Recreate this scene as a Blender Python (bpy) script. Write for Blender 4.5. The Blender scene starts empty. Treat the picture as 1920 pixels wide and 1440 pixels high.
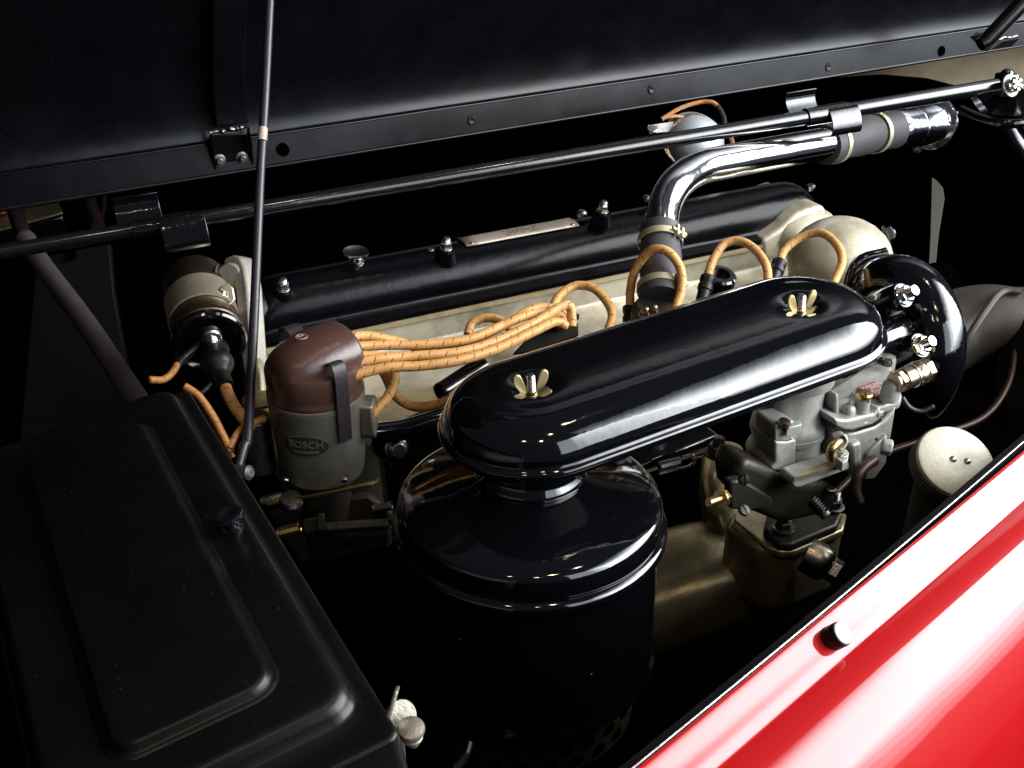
import bpy, bmesh, math, random
from math import sin, cos, pi, radians, sqrt, atan2
from mathutils import Vector as V, Matrix
random.seed(7)
scn = bpy.context.scene
COL = scn.collection

# ------------------------------------------------------------------ camera
YAW, PITCH, FPX = radians(63), radians(29), 2000.0
RV = V((sin(YAW), -cos(YAW), 0))
FV = V((cos(YAW)*cos(PITCH), sin(YAW)*cos(PITCH), -sin(PITCH)))
UV_ = V((cos(YAW)*sin(PITCH), sin(YAW)*sin(PITCH), cos(PITCH)))
CAM = V((0, 0, 1.4))
cd = bpy.data.cameras.new('camera'); cam = bpy.data.objects.new('camera', cd); COL.objects.link(cam)
cd.sensor_width = 36; cd.lens = FPX/1920*36; cd.clip_start = .02; cd.clip_end = 60
cam.matrix_world = Matrix(((RV.x, UV_.x, -FV.x, CAM.x), (RV.y, UV_.y, -FV.y, CAM.y), (RV.z, UV_.z, -FV.z, CAM.z), (0, 0, 0, 1)))
scn.camera = cam
scn.view_settings.view_transform = 'Standard'; scn.view_settings.look = 'None'
scn.view_settings.exposure = 0.0; scn.view_settings.gamma = 1.0
scn.cycles.max_bounces = 6; scn.cycles.caustics_reflective = False; scn.cycles.caustics_refractive = False
scn.cycles.use_denoising = True; scn.cycles.sample_clamp_indirect = 6

# ------------------------------------------------------------------ light
wd = bpy.data.worlds.new('World'); scn.world = wd; wd.use_nodes = True
wd.node_tree.nodes['Background'].inputs[0].default_value = (.58, .64, .86, 1)
wd.node_tree.nodes['Background'].inputs[1].default_value = .085

def area(name, loc, target, sx, sy, watts, col, shape='RECTANGLE', spread=180):
    l = bpy.data.lights.new(name, 'AREA'); l.shape = shape; l.size = sx; l.size_y = sy; l.energy = watts; l.color = col
    l.spread = radians(spread)
    o = bpy.data.objects.new(name, l); COL.objects.link(o); o.location = loc
    o.rotation_euler = (V(target)-V(loc)).to_track_quat('-Z', 'Y').to_euler()
    return o
def window(az0, az1, el0, el1, dist, rad, col):
    """a lit opening of the hall seen from the engine between these bearings and heights"""
    c0 = V((.5, .6, 1.0)); az = radians((az0+az1)/2); w = 2*dist*math.tan(radians((az1-az0)/2))
    z0, z1 = dist*math.tan(radians(el0)), dist*math.tan(radians(el1)); p = c0+V((cos(az)*dist, sin(az)*dist, (z0+z1)/2))
    area('window_light', p, V((c0.x, c0.y, p.z)), w, z1-z0, rad*pi*w*(z1-z0), col)
# the tall lit front of the hall: brightest in the middle, fading to its upper part and to its far end
def smooth(t): t = min(1, max(0, t)); return t*t*(3-2*t)
els = [0, 2.5, 5, 7.5, 10, 12.5, 15, 18, 36]+[36+1.7*i for i in range(1, 15)]
for e0, e1_ in zip(els[:-1], els[1:]):
    m_ = (e0+e1_)/2; k = .12+.88*smooth(m_/17) if m_ < 20 else 1-.95*smooth((m_-34)/25)
    window(-58, 2, e0, e1_, 1.9, 16.5*k, (.95-.10*(1-k), .975-.04*(1-k), 1.0))
azs = [-58-2.2*i for i in range(7)]+[-82, -92]
for a1, a0 in zip(azs[:-1], azs[1:]):
    k = 1-smooth((-58-(a0+a1)/2)/17); window(a0, a1, 6, 46, 1.9, 3.6+9*k, (.84+.08*k, .92+.04*k, 1.0))
for (lx, ly) in ((-.9, -.5), (-.2, -.95), (.45, -.25), (1.2, .5)):
    area('ceiling_lamp', (lx, ly, 3.5), (lx, ly, 0), .13, .13, 4.0, (1.0, .78, .5), 'DISK')

# ------------------------------------------------------------------ pixel (of the 1920 photo) to place
def ray(px, py): return RV*((px-960)/FPX) - UV_*((py-720)/FPX) + FV
def W(px, py, d): return CAM + ray(px, py)*d
def PL(px, py, pt, n):
    r = ray(px, py); n = V(n); return CAM + r*((V(pt)-CAM).dot(n)/r.dot(n))
def WX(px, py, x): return PL(px, py, (x, 0, 0), (1, 0, 0))
def WY(px, py, y): return PL(px, py, (0, y, 0), (0, 1, 0))
def WZ(px, py, z): return PL(px, py, (0, 0, z), (0, 0, 1))

# ------------------------------------------------------------------ materials
def mat(name, col, rough=.5, metal=0.0, coat=0.0, spec=.5, bump=None, var=None, specks=None, coat_rough=.03, aniso=0):
    m = bpy.data.materials.new(name); m.use_nodes = True
    nt = m.node_tree; N = nt.nodes; L = nt.links; b = N['Principled BSDF']
    b.inputs['Base Color'].default_value = (*col, 1); b.inputs['Roughness'].default_value = rough
    b.inputs['Metallic'].default_value = metal; b.inputs['Coat Weight'].default_value = coat
    b.inputs['Coat Roughness'].default_value = coat_rough; b.inputs['Specular IOR Level'].default_value = spec
    tc = N.new('ShaderNodeTexCoord'); last = None
    def noise(scale, detail=4, rough=.55):
        n = N.new('ShaderNodeTexNoise'); n.inputs['Scale'].default_value = scale; n.inputs['Detail'].default_value = detail
        n.inputs['Roughness'].default_value = rough; L.new(tc.outputs['Object'], n.inputs['Vector']); return n
    colsock = None
    if var:      # (scale, second colour, amount)
        n = noise(var[0], 6, .65); r = N.new('ShaderNodeValToRGB'); r.color_ramp.elements[0].position = .42; r.color_ramp.elements[1].position = .68
        L.new(n.outputs['Fac'], r.inputs['Fac'])
        mul = N.new('ShaderNodeMath'); mul.operation = 'MULTIPLY'; mul.inputs[1].default_value = var[2]; L.new(r.outputs['Color'], mul.inputs[0])
        mx = N.new('ShaderNodeMix'); mx.data_type = 'RGBA'; mx.inputs['A'].default_value = (*col, 1); mx.inputs['B'].default_value = (*var[1], 1)
        L.new(mul.outputs[0], mx.inputs['Factor']); colsock = mx.outputs['Result']; L.new(colsock, b.inputs['Base Color'])
        rr = N.new('ShaderNodeMath'); rr.operation = 'MULTIPLY_ADD'; rr.inputs[1].default_value = .18; rr.inputs[2].default_value = rough-.06
        L.new(n.outputs['Fac'], rr.inputs[0]); L.new(rr.outputs[0], b.inputs['Roughness'])
    if specks:   # (scale, colour, threshold): dust lying on the paint
        vn = N.new('ShaderNodeTexVoronoi'); vn.inputs['Scale'].default_value = specks[0]; L.new(tc.outputs['Object'], vn.inputs['Vector'])
        lt = N.new('ShaderNodeMath'); lt.operation = 'LESS_THAN'; lt.inputs[1].default_value = specks[2]; L.new(vn.outputs['Distance'], lt.inputs[0])
        n2 = noise(specks[0]*.12, 3); g = N.new('ShaderNodeMath'); g.operation = 'GREATER_THAN'; g.inputs[1].default_value = .53; L.new(n2.outputs['Fac'], g.inputs[0])
        m2 = N.new('ShaderNodeMath'); m2.operation = 'MULTIPLY'; L.new(lt.outputs[0], m2.inputs[0]); L.new(g.outputs[0], m2.inputs[1])
        mx = N.new('ShaderNodeMix'); mx.data_type = 'RGBA'; mx.inputs['A'].default_value = (*col, 1); mx.inputs['B'].default_value = (*specks[1], 1)
        if colsock: L.new(colsock, mx.inputs['A'])
        L.new(m2.outputs[0], mx.inputs['Factor']); L.new(mx.outputs['Result'], b.inputs['Base Color'])
    if bump:     # list of (scale, strength m)
        for sc_, st in bump:
            n = noise(sc_, 3); bp = N.new('ShaderNodeBump'); bp.inputs['Strength'].default_value = 1; bp.inputs['Distance'].default_value = st
            L.new(n.outputs['Fac'], bp.inputs['Height'])
            if last: L.new(last.outputs['Normal'], bp.inputs['Normal'])
            last = bp
        L.new(last.outputs['Normal'], b.inputs['Normal'])
    return m
M = {}
M['gloss'] = mat('gloss_black_enamel', (.0020, .0020, .0028), .06, coat=.6, coat_rough=.04, bump=[(28, .0006), (420, .000012)], specks=(330, (.06, .055, .05), .055))
M['gloss2'] = mat('gloss_black_casting', (.0022, .0022, .003), .10, coat=.5, bump=[(45, .0006), (380, .00008)])
M['satin'] = mat('satin_black_panel', (.0018, .0018, .0026), .21, spec=.27, bump=[(7, .0009), (900, .00004)], specks=(190, (.12, .11, .11), .05), var=(14, (.004, .004, .0055), .5))
M['rod'] = mat('black_rod_paint', (.004, .004, .005), .17, coat=.5, bump=[(60, .0003)], specks=(300, (.15, .14, .15), .05))
M['prop'] = mat('blue_lit_rod_black', (.012, .011, .018), .38, spec=.6, bump=[(200, .0002)])  # bluish base puts the bluish light on the prop rod into its colour
M['darkrub'] = mat('near_black_rubber', (.003, .0026, .0024), .6, spec=.15)  # near-black rubber with weak sheen
M['box'] = mat('matt_black_box', (.0020, .0017, .0018), .29, spec=.29, bump=[(1300, .00005), (18, .0004)], specks=(230, (.11, .09, .09), .05), var=(25, (.0034, .0029, .003), .6))
M['wrinkle'] = mat('lumpy_black_paint', (.0015, .0015, .0024), .24, spec=.15, bump=[(45, .0005), (420, .0001)])
M['alu'] = mat('cast_aluminium', (.57, .515, .385), .42, metal=.35, bump=[(40, .0009), (700, .00018)], var=(13, (.15, .13, .085), .9))
M['aluflat'] = mat('machined_gasket_edge', (.42, .33, .19), .5, metal=.2, var=(60, (.2, .15, .08), .6))
M['alud'] = mat('oily_aluminium', (.38, .315, .18), .30, metal=.7, bump=[(50, .0008), (500, .0002)], var=(16, (.16, .125, .07), .8))
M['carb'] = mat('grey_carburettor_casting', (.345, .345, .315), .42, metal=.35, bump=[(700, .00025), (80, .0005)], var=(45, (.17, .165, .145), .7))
M['carbd'] = mat('shaded_carburettor_casting', (.028, .024, .017), .42, metal=.4, bump=[(700, .0002), (60, .0006)], var=(30, (.02, .016, .010), .8))  # darkened copy of the carb casting; lower carburettor's shadow put into its colour
M['chrome'] = mat('chrome', (.88, .88, .89), .11, metal=1, bump=[(14, .0009), (55, .00015)])
M['chrome2'] = mat('cloudy_chrome', (.62, .64, .70), .12, metal=1, bump=[(60, .0004)], var=(60, (.25, .27, .33), .8))
M['steel'] = mat('bright_steel', (.58, .56, .52), .24, metal=1, bump=[(300, .0002)], var=(120, (.30, .26, .2), .6))
M['darksteel'] = mat('dull_steel', (.15, .145, .135), .36, metal=.8, bump=[(300, .0003)], var=(90, (.04, .03, .025), .7))
M['warmsteel'] = mat('dull_warm_steel', (.34, .30, .24), .26, metal=1, bump=[(120, .0003)], var=(90, (.16, .13, .09), .7))
M['blacksteel'] = mat('blackened_steel', (.035, .033, .03), .4, metal=.8, bump=[(300, .0003)])
M['brass'] = mat('brass', (.66, .47, .20), .26, metal=1, var=(120, (.42, .27, .10), .7))
M['palebrass'] = mat('pale_brass_wing', (.74, .57, .28), .34, metal=.75, var=(150, (.6, .47, .25), .6))
M['bronze'] = mat('bronze', (.50, .385, .28), .25, metal=1, var=(90, (.40, .26, .18), .6))
M['rubber'] = mat('grey_rubber_hose', (.042, .040, .044), .55, bump=[(900, .0002)], var=(30, (.06, .057, .062), .6))
M['blackrub'] = mat('black_rubber', (.004, .004, .0042), .4, spec=.35, bump=[(400, .0002)])
M['bakelite'] = mat('brown_bakelite', (.060, .0295, .0225), .25, bump=[(60, .0005), (600, .00008)], var=(35, (.042, .019, .014), .6))
M['dist'] = mat('grey_distributor_body', (.30, .275, .225), .38, metal=.65, bump=[(500, .00025)], var=(40, (.11, .10, .08), .6))
M['clip'] = mat('black_spring_strip', (.018, .013, .016), .45, bump=[(700, .0003)], specks=(600, (.12, .11, .11), .12))
M['coil'] = mat('coil_can', (.085, .060, .040), .34, metal=.9, bump=[(200, .0002)])
M['clamp'] = mat('clamp_strip', (.66, .58, .43), .34, metal=.85, var=(60, (.33, .28, .18), .7))
M['zinc'] = mat('yellow_zinc_band', (.55, .53, .34), .42, metal=.6)
M['cream'] = mat('cream_alloy_cap', (.62, .585, .47), .5, metal=.15, bump=[(300, .0003)], var=(60, (.48, .44, .33), .7))
M['bracket'] = mat('grey_cast_bracket', (.30, .28, .24), .5, metal=.4, bump=[(600, .0006)])
M['beige'] = mat('beige_inner_panel', (.30, .25, .165), .5, bump=[(30, .0008)], var=(20, (.2, .165, .1), .7))
M['silver'] = mat('silver_paint_dome', (.62, .66, .70), .38, metal=.55, bump=[(300, .0001)])
M['fan'] = mat('grey_fan_blade', (.05, .046, .038), .8, spec=.1)
M['darkgrey'] = mat('dark_grey_casting', (.034, .027, .021), .5, metal=.3, bump=[(300, .00015)], var=(30, (.05, .038, .026), .8))
M['shade_black'] = mat('unlit_bay_black', (.0004, .00035, .0004), .9, spec=.0, bump=[(40, .0008)], var=(6, (.0009, .0007, .0008), .6))  # near-zero base puts the darkness of the unlit bay into the colour
M['seal'] = mat('dark_edge_seal', (.0022, .0015, .0014), .7, spec=.08)
M['bulk'] = mat('bulkhead_paint', (.0014, .0013, .0018), .5, spec=.13, bump=[(300, .0002)])
M['brown'] = mat('brown_perforated_steel', (.055, .043, .027), .4, metal=.5, var=(60, (.06, .045, .03), .8))
M['palegrey'] = mat('pale_window_glint', (.30, .31, .32), .5)  # pale grey stands in for the window's reflection on the buffer end
M['copper'] = mat('dull_copper_pipe', (.032, .016, .010), .42, metal=.5)
M['tan'] = mat('tan_moulded_line', (.35, .22, .15), .5)
M['platered'] = mat('red_enamel_plate', (.42, .03, .025), .35)
M['platewhite'] = mat('pale_plate_metal', (.62, .60, .56), .35, metal=.4)
M['ink'] = mat('dark_engraving', (.02, .018, .016), .6)
M['plate'] = mat('dull_name_plate', (.44, .37, .30), .42, metal=.4, var=(80, (.36, .29, .23), .6))
M['wax'] = mat('worn_pale_band', (.45, .33, .27), .5, var=(200, (.12, .08, .07), .8))
M['redmark'] = mat('red_terminal', (.5, .03, .02), .4)
# red lacquer
mr = mat('red_lacquer', (.33, .0050, .0060), .4, spec=.08, coat=1.0, coat_rough=.05, bump=[(4, .0022), (18, .0002)])
M['red'] = mr
# braided cable: orange cloth, fine weave, black tracer thread
def cable_mat(name, col, period=.0075, dark=(.045, .022, .012)):
    m = bpy.data.materials.new(name); m.use_nodes = True; nt = m.node_tree; N = nt.nodes; L = nt.links; b = N['Principled BSDF']
    b.inputs['Roughness'].default_value = .42
    uv = N.new('ShaderNodeUVMap'); sp = N.new('ShaderNodeSeparateXYZ'); L.new(uv.outputs['UV'], sp.inputs[0])
    def mth(op, a, bb=None, c=None):
        n = N.new('ShaderNodeMath'); n.operation = op
        for i, x in enumerate((a, bb, c)):
            if x is None: continue
            if hasattr(x, 'links'): L.new(x, n.inputs[i])
            else: n.inputs[i].default_value = x
        return n.outputs[0]
    u, v = sp.outputs[0], sp.outputs[1]
    ph = mth('FRACT', mth('MULTIPLY_ADD', v, 1.6, mth('MULTIPLY', u, 1/period)))
    ring = mth('LESS_THAN', ph, .13)
    ph2 = mth('FRACT', mth('MULTIPLY_ADD', v, 3.0, mth('MULTIPLY', u, .37/period)))
    dash = mth('LESS_THAN', ph2, .42)
    nz = N.new('ShaderNodeTexNoise'); nz.inputs['Scale'].default_value = 120; tc = N.new('ShaderNodeTexCoord'); L.new(tc.outputs['Object'], nz.inputs['Vector'])
    k = mth('MULTIPLY', mth('MULTIPLY', ring, dash), mth('MULTIPLY_ADD', nz.outputs['Fac'], .8, .45))
    vr = N.new('ShaderNodeMix'); vr.data_type = 'RGBA'; vr.inputs['A'].default_value = (*col, 1); vr.inputs['B'].default_value = (col[0]*.70, col[1]*.56, col[2]*.45, 1)
    nz2 = N.new('ShaderNodeTexNoise'); nz2.inputs['Scale'].default_value = 45; nz2.inputs['Detail'].default_value = 5; L.new(tc.outputs['Object'], nz2.inputs['Vector'])
    L.new(mth('MULTIPLY', nz2.outputs['Fac'], 1.0), vr.inputs['Factor'])
    mx = N.new('ShaderNodeMix'); mx.data_type = 'RGBA'; mx.inputs['B'].default_value = (*dark, 1); L.new(vr.outputs['Result'], mx.inputs['A']); L.new(mth('MINIMUM', k, 1.0), mx.inputs['Factor'])
    L.new(mx.outputs['Result'], b.inputs['Base Color'])
    weave = mth('SINE', mth('MULTIPLY_ADD', v, 2*pi*3, mth('MULTIPLY', u, 2*pi/.0011)))
    bp = N.new('ShaderNodeBump'); bp.inputs['Strength'].default_value = .7; bp.inputs['Distance'].default_value = .00009; L.new(weave, bp.inputs['Height']); L.new(bp.outputs['Normal'], b.inputs['Normal'])
    return m
M['lead'] = cable_mat('orange_braided_cable', (.76, .43, .15))
M['lead_thin'] = cable_mat('orange_thin_cable', (.40, .18, .046), .006)
def sleeve_mat():
    m = mat('woven_dark_sleeve', (.035, .027, .028), .65, bump=[(1500, .0006)], var=(40, (.05, .04, .042), .6)); return m
M['sleeve'] = sleeve_mat()

# ------------------------------------------------------------------ object helpers
ORG = {}
def thing(name, label, cat, loc, group=None):
    o = bpy.data.objects.new(name, None); COL.objects.link(o); o.location = loc; o.empty_display_size = .02
    o['label'] = label; o['category'] = cat
    if group: o['group'] = group
    ORG[o.name] = V(loc); return o
def tag(o, label, cat, group=None, kind=None):
    if label: o['label'] = label
    if cat: o['category'] = cat
    if group: o['group'] = group
    if kind: o['kind'] = kind
    return o
def ob(name, geo, m, parent=None, sharp=35, bevel=0, sub=0, segs=2, loc=None, solid=0, label=None):
    verts, faces = geo[0], geo[1]
    verts = [V(v) for v in verts]
    if parent is not None: o0 = ORG[parent.name]
    elif loc is not None: o0 = V(loc)
    else:
        o0 = V((sum(v.x for v in verts)/len(verts), sum(v.y for v in verts)/len(verts), min(v.z for v in verts)))
    me = bpy.data.meshes.new(name); me.from_pydata([v-o0 for v in verts], [], faces)
    if len(geo) > 2 and geo[2]:
        uvl = me.uv_layers.new(name='UVMap'); i = 0
        for p, fu in zip(me.polygons, geo[2]):
            for li, q in zip(p.loop_indices, fu): uvl.data[li].uv = q
    bm = bmesh.new(); bm.from_mesh(me); bmesh.ops.recalc_face_normals(bm, faces=bm.faces); bm.to_mesh(me); bm.free()
    me.shade_smooth()
    if sharp < 180: me.set_sharp_from_angle(angle=radians(sharp))
    me.materials.append(m)
    o = bpy.data.objects.new(name, me); COL.objects.link(o)
    if parent is not None: o.parent = parent
    else: o.location = o0
    ORG[o.name] = o0
    if solid:
        s = o.modifiers.new('thick', 'SOLIDIFY'); s.thickness = solid; s.offset = 0
    if bevel:
        b = o.modifiers.new('bevel', 'BEVEL'); b.width = bevel; b.segments = segs; b.limit_method = 'ANGLE'; b.angle_limit = radians(28); b.harden_normals = False
    if sub:
        s = o.modifiers.new('sub', 'SUBSURF'); s.levels = sub; s.render_levels = sub
    if label: o['label'] = label
    return o
def join(*geos):
    vs, fs, us = [], [], []; hasuv = all(len(g) > 2 and g[2] for g in geos)
    for g in geos:
        k = len(vs); vs += [V(v) for v in g[0]]; fs += [[i+k for i in f] for f in g[1]]
        if hasuv: us += g[2]
    return (vs, fs, us) if hasuv else (vs, fs)
def cr(pts, n=8):
    pts = [V(p) for p in pts]; out = []; P = [pts[0]*2-pts[1]]+pts+[pts[-1]*2-pts[-2]]
    for i in range(1, len(P)-2):
        a, b, c, d = P[i-1:i+3]
        for k in range(n):
            t = k/n; out.append(.5*((2*b)+(c-a)*t+(2*a-5*b+4*c-d)*t*t+(3*b-a-3*c+d)*t**3))
    out.append(pts[-1]); return out
def frames(pts):
    T = [(pts[min(i+1, len(pts)-1)]-pts[max(i-1, 0)]).normalized() for i in range(len(pts))]
    n = T[0].orthogonal().normalized(); F = []
    for i, t in enumerate(T):
        n = (n-t*n.dot(t)).normalized(); F.append((t, n, t.cross(n)))
    return F
def tube(pts, r, segs=12, caps=True):
    """r: number or list of radii along pts; UV u in metres, v round the section"""
    pts = [V(p) for p in pts]; F = frames(pts); vs, fs, us = [], [], []; L = [0]
    for i in range(1, len(pts)): L.append(L[-1]+(pts[i]-pts[i-1]).length)
    rr = r if isinstance(r, (list, tuple)) else [r]*len(pts)
    for p, (t, n, b), q in zip(pts, F, rr):
        for k in range(segs):
            a = 2*pi*k/segs; vs.append(p+(n*cos(a)+b*sin(a))*q)
    for i in range(len(pts)-1):
        for k in range(segs):
            k2 = (k+1) % segs
            fs.append([i*segs+k, i*segs+k2, (i+1)*segs+k2, (i+1)*segs+k])
            us.append([(L[i], k/segs), (L[i], (k+1)/segs), (L[i+1], (k+1)/segs), (L[i+1], k/segs)])
    if caps:
        fs.append(list(range(segs))[::-1]); us.append([(0, 0)]*segs)
        fs.append([(len(pts)-1)*segs+k for k in range(segs)]); us.append([(L[-1], 0)]*segs)
    return vs, fs, us
def basis(axis, hint=None):
    a = V(axis).normalized(); h = V(hint) if hint is not None else (V((0, 0, 1)) if abs(a.z) < .9 else V((0, -1, 0)))
    u = (h-a*h.dot(a)).normalized(); return a, u, a.cross(u)
def lathe(c, axis, prof, segs=32, hint=None, arc=None, closed_ends=True):
    """prof: list of (radius, height along axis)"""
    a, u, w = basis(axis, hint); c = V(c); vs, fs = [], []; n = segs
    for (r, h) in prof:
        for k in range(n):
            t = 2*pi*k/n; vs.append(c+a*h+(u*cos(t)+w*sin(t))*max(r, 1e-5))
    for i in range(len(prof)-1):
        for k in range(n):
            k2 = (k+1) % n; fs.append([i*n+k, i*n+k2, (i+1)*n+k2, (i+1)*n+k])
    if closed_ends:
        fs.append(list(range(n))[::-1]); fs.append([(len(prof)-1)*n+k for k in range(n)])
    return vs, fs
def hexprism(c, axis, r, h, h0=0, hint=None, turn=0):
    a, u, w = basis(axis, hint); c = V(c); vs = []
    rings = [(r*.9, h0), (r, h0+h*.12), (r, h0+h*.86), (r*.86, h0+h)]
    for rr, hh in rings:
        for k in range(6):
            t = turn+2*pi*k/6; vs.append(c+a*hh+(u*cos(t)+w*sin(t))*rr)
    fs = [list(range(6))[::-1], [18+k for k in range(6)]]
    for i in range(3):
        for k in range(6):
            k2 = (k+1) % 6; fs.append([i*6+k, i*6+k2, i*6+6+k2, i*6+6+k])
    return vs, fs
def thread(c, axis, r, h0, h1, pitch=.0011, segs=14):
    prof = [(r*.8, h0)]; h = h0; 
    while h < h1-pitch:
        prof += [(r*.86, h), (r, h+pitch*.5)]; h += pitch
    prof += [(r*.8, h1-.0003), (r*.55, h1)]
    return lathe(c, axis, prof, segs)
def nut_stud(c, axis, r, h, sr=None, sh=0, washer=0, turn=0):
    g = []
    if washer: g.append(lathe(c, axis, [(washer*.98, 0), (washer, .0003), (washer, r*.16), (washer*.95, r*.2)], 24))
    g.append(hexprism(c, axis, r, h, r*.2 if washer else 0, turn=turn))
    if sr: g.append(thread(c, axis, sr, h*.8, h+sh))
    return join(*g)
def slotscrew(c, axis, r, h, turn=0, dome=.25):
    """round head with a slot cut across the top"""
    a, u, w = basis(axis); c = V(c); s = r*.13; d = h*.45
    u2 = u*cos(turn)+w*sin(turn); w2 = a.cross(u2); gs = []
    for sg in (1, -1):
        n = 14; base = []
        x0 = s; t0 = math.asin(s/r)
        ang = [t0+(pi-2*t0)*k/n for k in range(n+1)]
        rings = []
        for (rr, hh) in ((1, 0), (1, h*.75), (.9, h), (.45, h*(1+dome*.4))):
            ring = []
            for t in ang:
                y = max(sin(t)*r*rr, s); ring.append(c+a*hh+u2*(cos(t)*r*rr)+w2*(sg*y))
            rings.append(ring)
        vs = [p for rg in rings for p in rg]; m = n+1; fs = []
        for i in range(3):
            for k in range(n): fs.append([i*m+k, i*m+k+1, (i+1)*m+k+1, (i+1)*m+k])
            fs.append([i*m, (i+1)*m, (i+1)*m+n, i*m+n])
        fs.append([3*m+k for k in range(m)]); fs.append([k for k in range(m)])
        gs.append((vs, fs))
    gs.append(lathe(c, axis, [(r*.9, 0), (r*.9, h*.5)], 16))
    return join(*gs)
def slab(pts, normal, thick):
    """closed outline of world points, extruded by thick along normal"""
    n = V(normal).normalized(); k = len(pts); vs = [V(p) for p in pts]+[V(p)+n*thick for p in pts]
    fs = [list(range(k)), [k+i for i in range(k)][::-1]]
    for i in range(k): j = (i+1) % k; fs.append([i, j, k+j, k+i])
    return vs, fs
def slabY(px, y, thick): return slab([WY(a, b, y) for a, b in px], (0, 1, 0), thick)
def box(c, ax, ay, az, hx, hy, hz):
    c = V(c); vs = []
    for sx in (-1, 1):
        for sy in (-1, 1):
            for sz in (-1, 1): vs.append(c+V(ax)*hx*sx+V(ay)*hy*sy+V(az)*hz*sz)
    return vs, [[0, 1, 3, 2], [4, 6, 7, 5], [0, 4, 5, 1], [2, 3, 7, 6], [0, 2, 6, 4], [1, 5, 7, 3]]
EX, EY, EZ = V((1, 0, 0)), V((0, 1, 0)), V((0, 0, 1))
def sweep(profile, stations):
    """profile list per station: stations = [list of world points]; lofts them, caps the ends"""
    n = len(stations[0]); vs = [V(p) for s in stations for p in s]; fs = []
    for i in range(len(stations)-1):
        for k in range(n): k2 = (k+1) % n; fs.append([i*n+k, i*n+k2, (i+1)*n+k2, (i+1)*n+k])
    fs.append(list(range(n))[::-1]); fs.append([(len(stations)-1)*n+k for k in range(n)]); return vs, fs
def openloft(stations):
    n = len(stations[0]); vs = [V(p) for s in stations for p in s]; fs = []
    for i in range(len(stations)-1):
        for k in range(n-1): fs.append([i*n+k, i*n+k+1, (i+1)*n+k+1, (i+1)*n+k])
    return vs, fs
def ribbon(pts, wdir, width, thick):
    """flat strip along pts; wdir = direction of its width"""
    pts = [V(p) for p in pts]; st = []
    for i, p in enumerate(pts):
        t = (pts[min(i+1, len(pts)-1)]-pts[max(i-1, 0)]).normalized(); w = V(wdir) if not isinstance(wdir, list) else wdir[i]
        w = (w-t*w.dot(t)).normalized(); n = t.cross(w)
        st.append([p+w*width/2+n*thick/2, p-w*width/2+n*thick/2, p-w*width/2-n*thick/2, p+w*width/2-n*thick/2])
    return sweep(None, st)
def helix(p0, p1, r, turns, wire, segs=6):
    a, u, w = basis(V(p1)-V(p0)); L = (V(p1)-V(p0)).length; n = int(turns*10); pts = []
    for i in range(n+1):
        t = i/n; an = 2*pi*turns*t; pts.append(V(p0)+a*L*t+(u*cos(an)+w*sin(an))*r)
    return tube(pts, wire, segs)
def text_geo(s, size, depth=.0003, font_shear=0):
    c = bpy.data.curves.new('t', 'FONT'); c.body = s; c.size = size; c.extrude = depth; c.align_x = 'CENTER'; c.align_y = 'CENTER'; c.resolution_u = 2; c.offset = size*(.012 if size > .008 else .03)
    o = bpy.data.objects.new('t', c); COL.objects.link(o); dg = bpy.context.evaluated_depsgraph_get(); dg.update()
    me = bpy.data.meshes.new_from_object(o.evaluated_get(dg)); vs = [v.co.copy() for v in me.vertices]; fs = [list(p.vertices) for p in me.polygons]
    bpy.data.objects.remove(o); bpy.data.curves.remove(c); bpy.data.meshes.remove(me); return vs, fs
def put(geo, o, x, y, z):
    return [V(o)+V(x)*v[0]+V(y)*v[1]+V(z)*v[2] for v in geo[0]], geo[1]
def ball(c, rx, ry, rz, ax=EX, ay=EY, az=EZ, n=24, m=14):
    vs, fs = [], []
    for i in range(m+1):
        th = pi*i/m
        for k in range(n):
            ph = 2*pi*k/n; r = max(sin(th), 1e-4); vs.append(V(c)+V(ax)*rx*r*cos(ph)+V(ay)*ry*r*sin(ph)+V(az)*rz*cos(th))
    for i in range(m):
        for k in range(n): k2 = (k+1) % n; fs.append([i*n+k, i*n+k2, (i+1)*n+k2, (i+1)*n+k])
    return vs, fs

# ================================================================== the bay round the engine
fl = ob('floor', box((.7, 1.0, .30), EX, EY, EZ, 2.2, 1.6, .01), M['shade_black']); fl['kind'] = 'structure'
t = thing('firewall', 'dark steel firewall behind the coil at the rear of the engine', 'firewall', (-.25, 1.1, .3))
ob('panel', box((-.27, 1.0, .75), EX, EY, EZ, .01, 1.0, .42), M['shade_black'], t)
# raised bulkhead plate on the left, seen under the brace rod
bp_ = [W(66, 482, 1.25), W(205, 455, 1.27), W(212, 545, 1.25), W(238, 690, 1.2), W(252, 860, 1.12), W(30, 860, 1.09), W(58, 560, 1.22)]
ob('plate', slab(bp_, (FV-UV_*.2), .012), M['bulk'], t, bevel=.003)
ob('recess', lathe(W(133, 478, 1.247), -FV, [(.006, 0), (.007, .001), (.0055, .002), (.005, -.002)], 20), M['shade_black'], t)
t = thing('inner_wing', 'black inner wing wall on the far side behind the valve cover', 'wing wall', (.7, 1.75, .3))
ob('panel', box((.9, 1.62, .70), EX, EY, EZ, 1.5, .01, .42), M['shade_black'], t)

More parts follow.
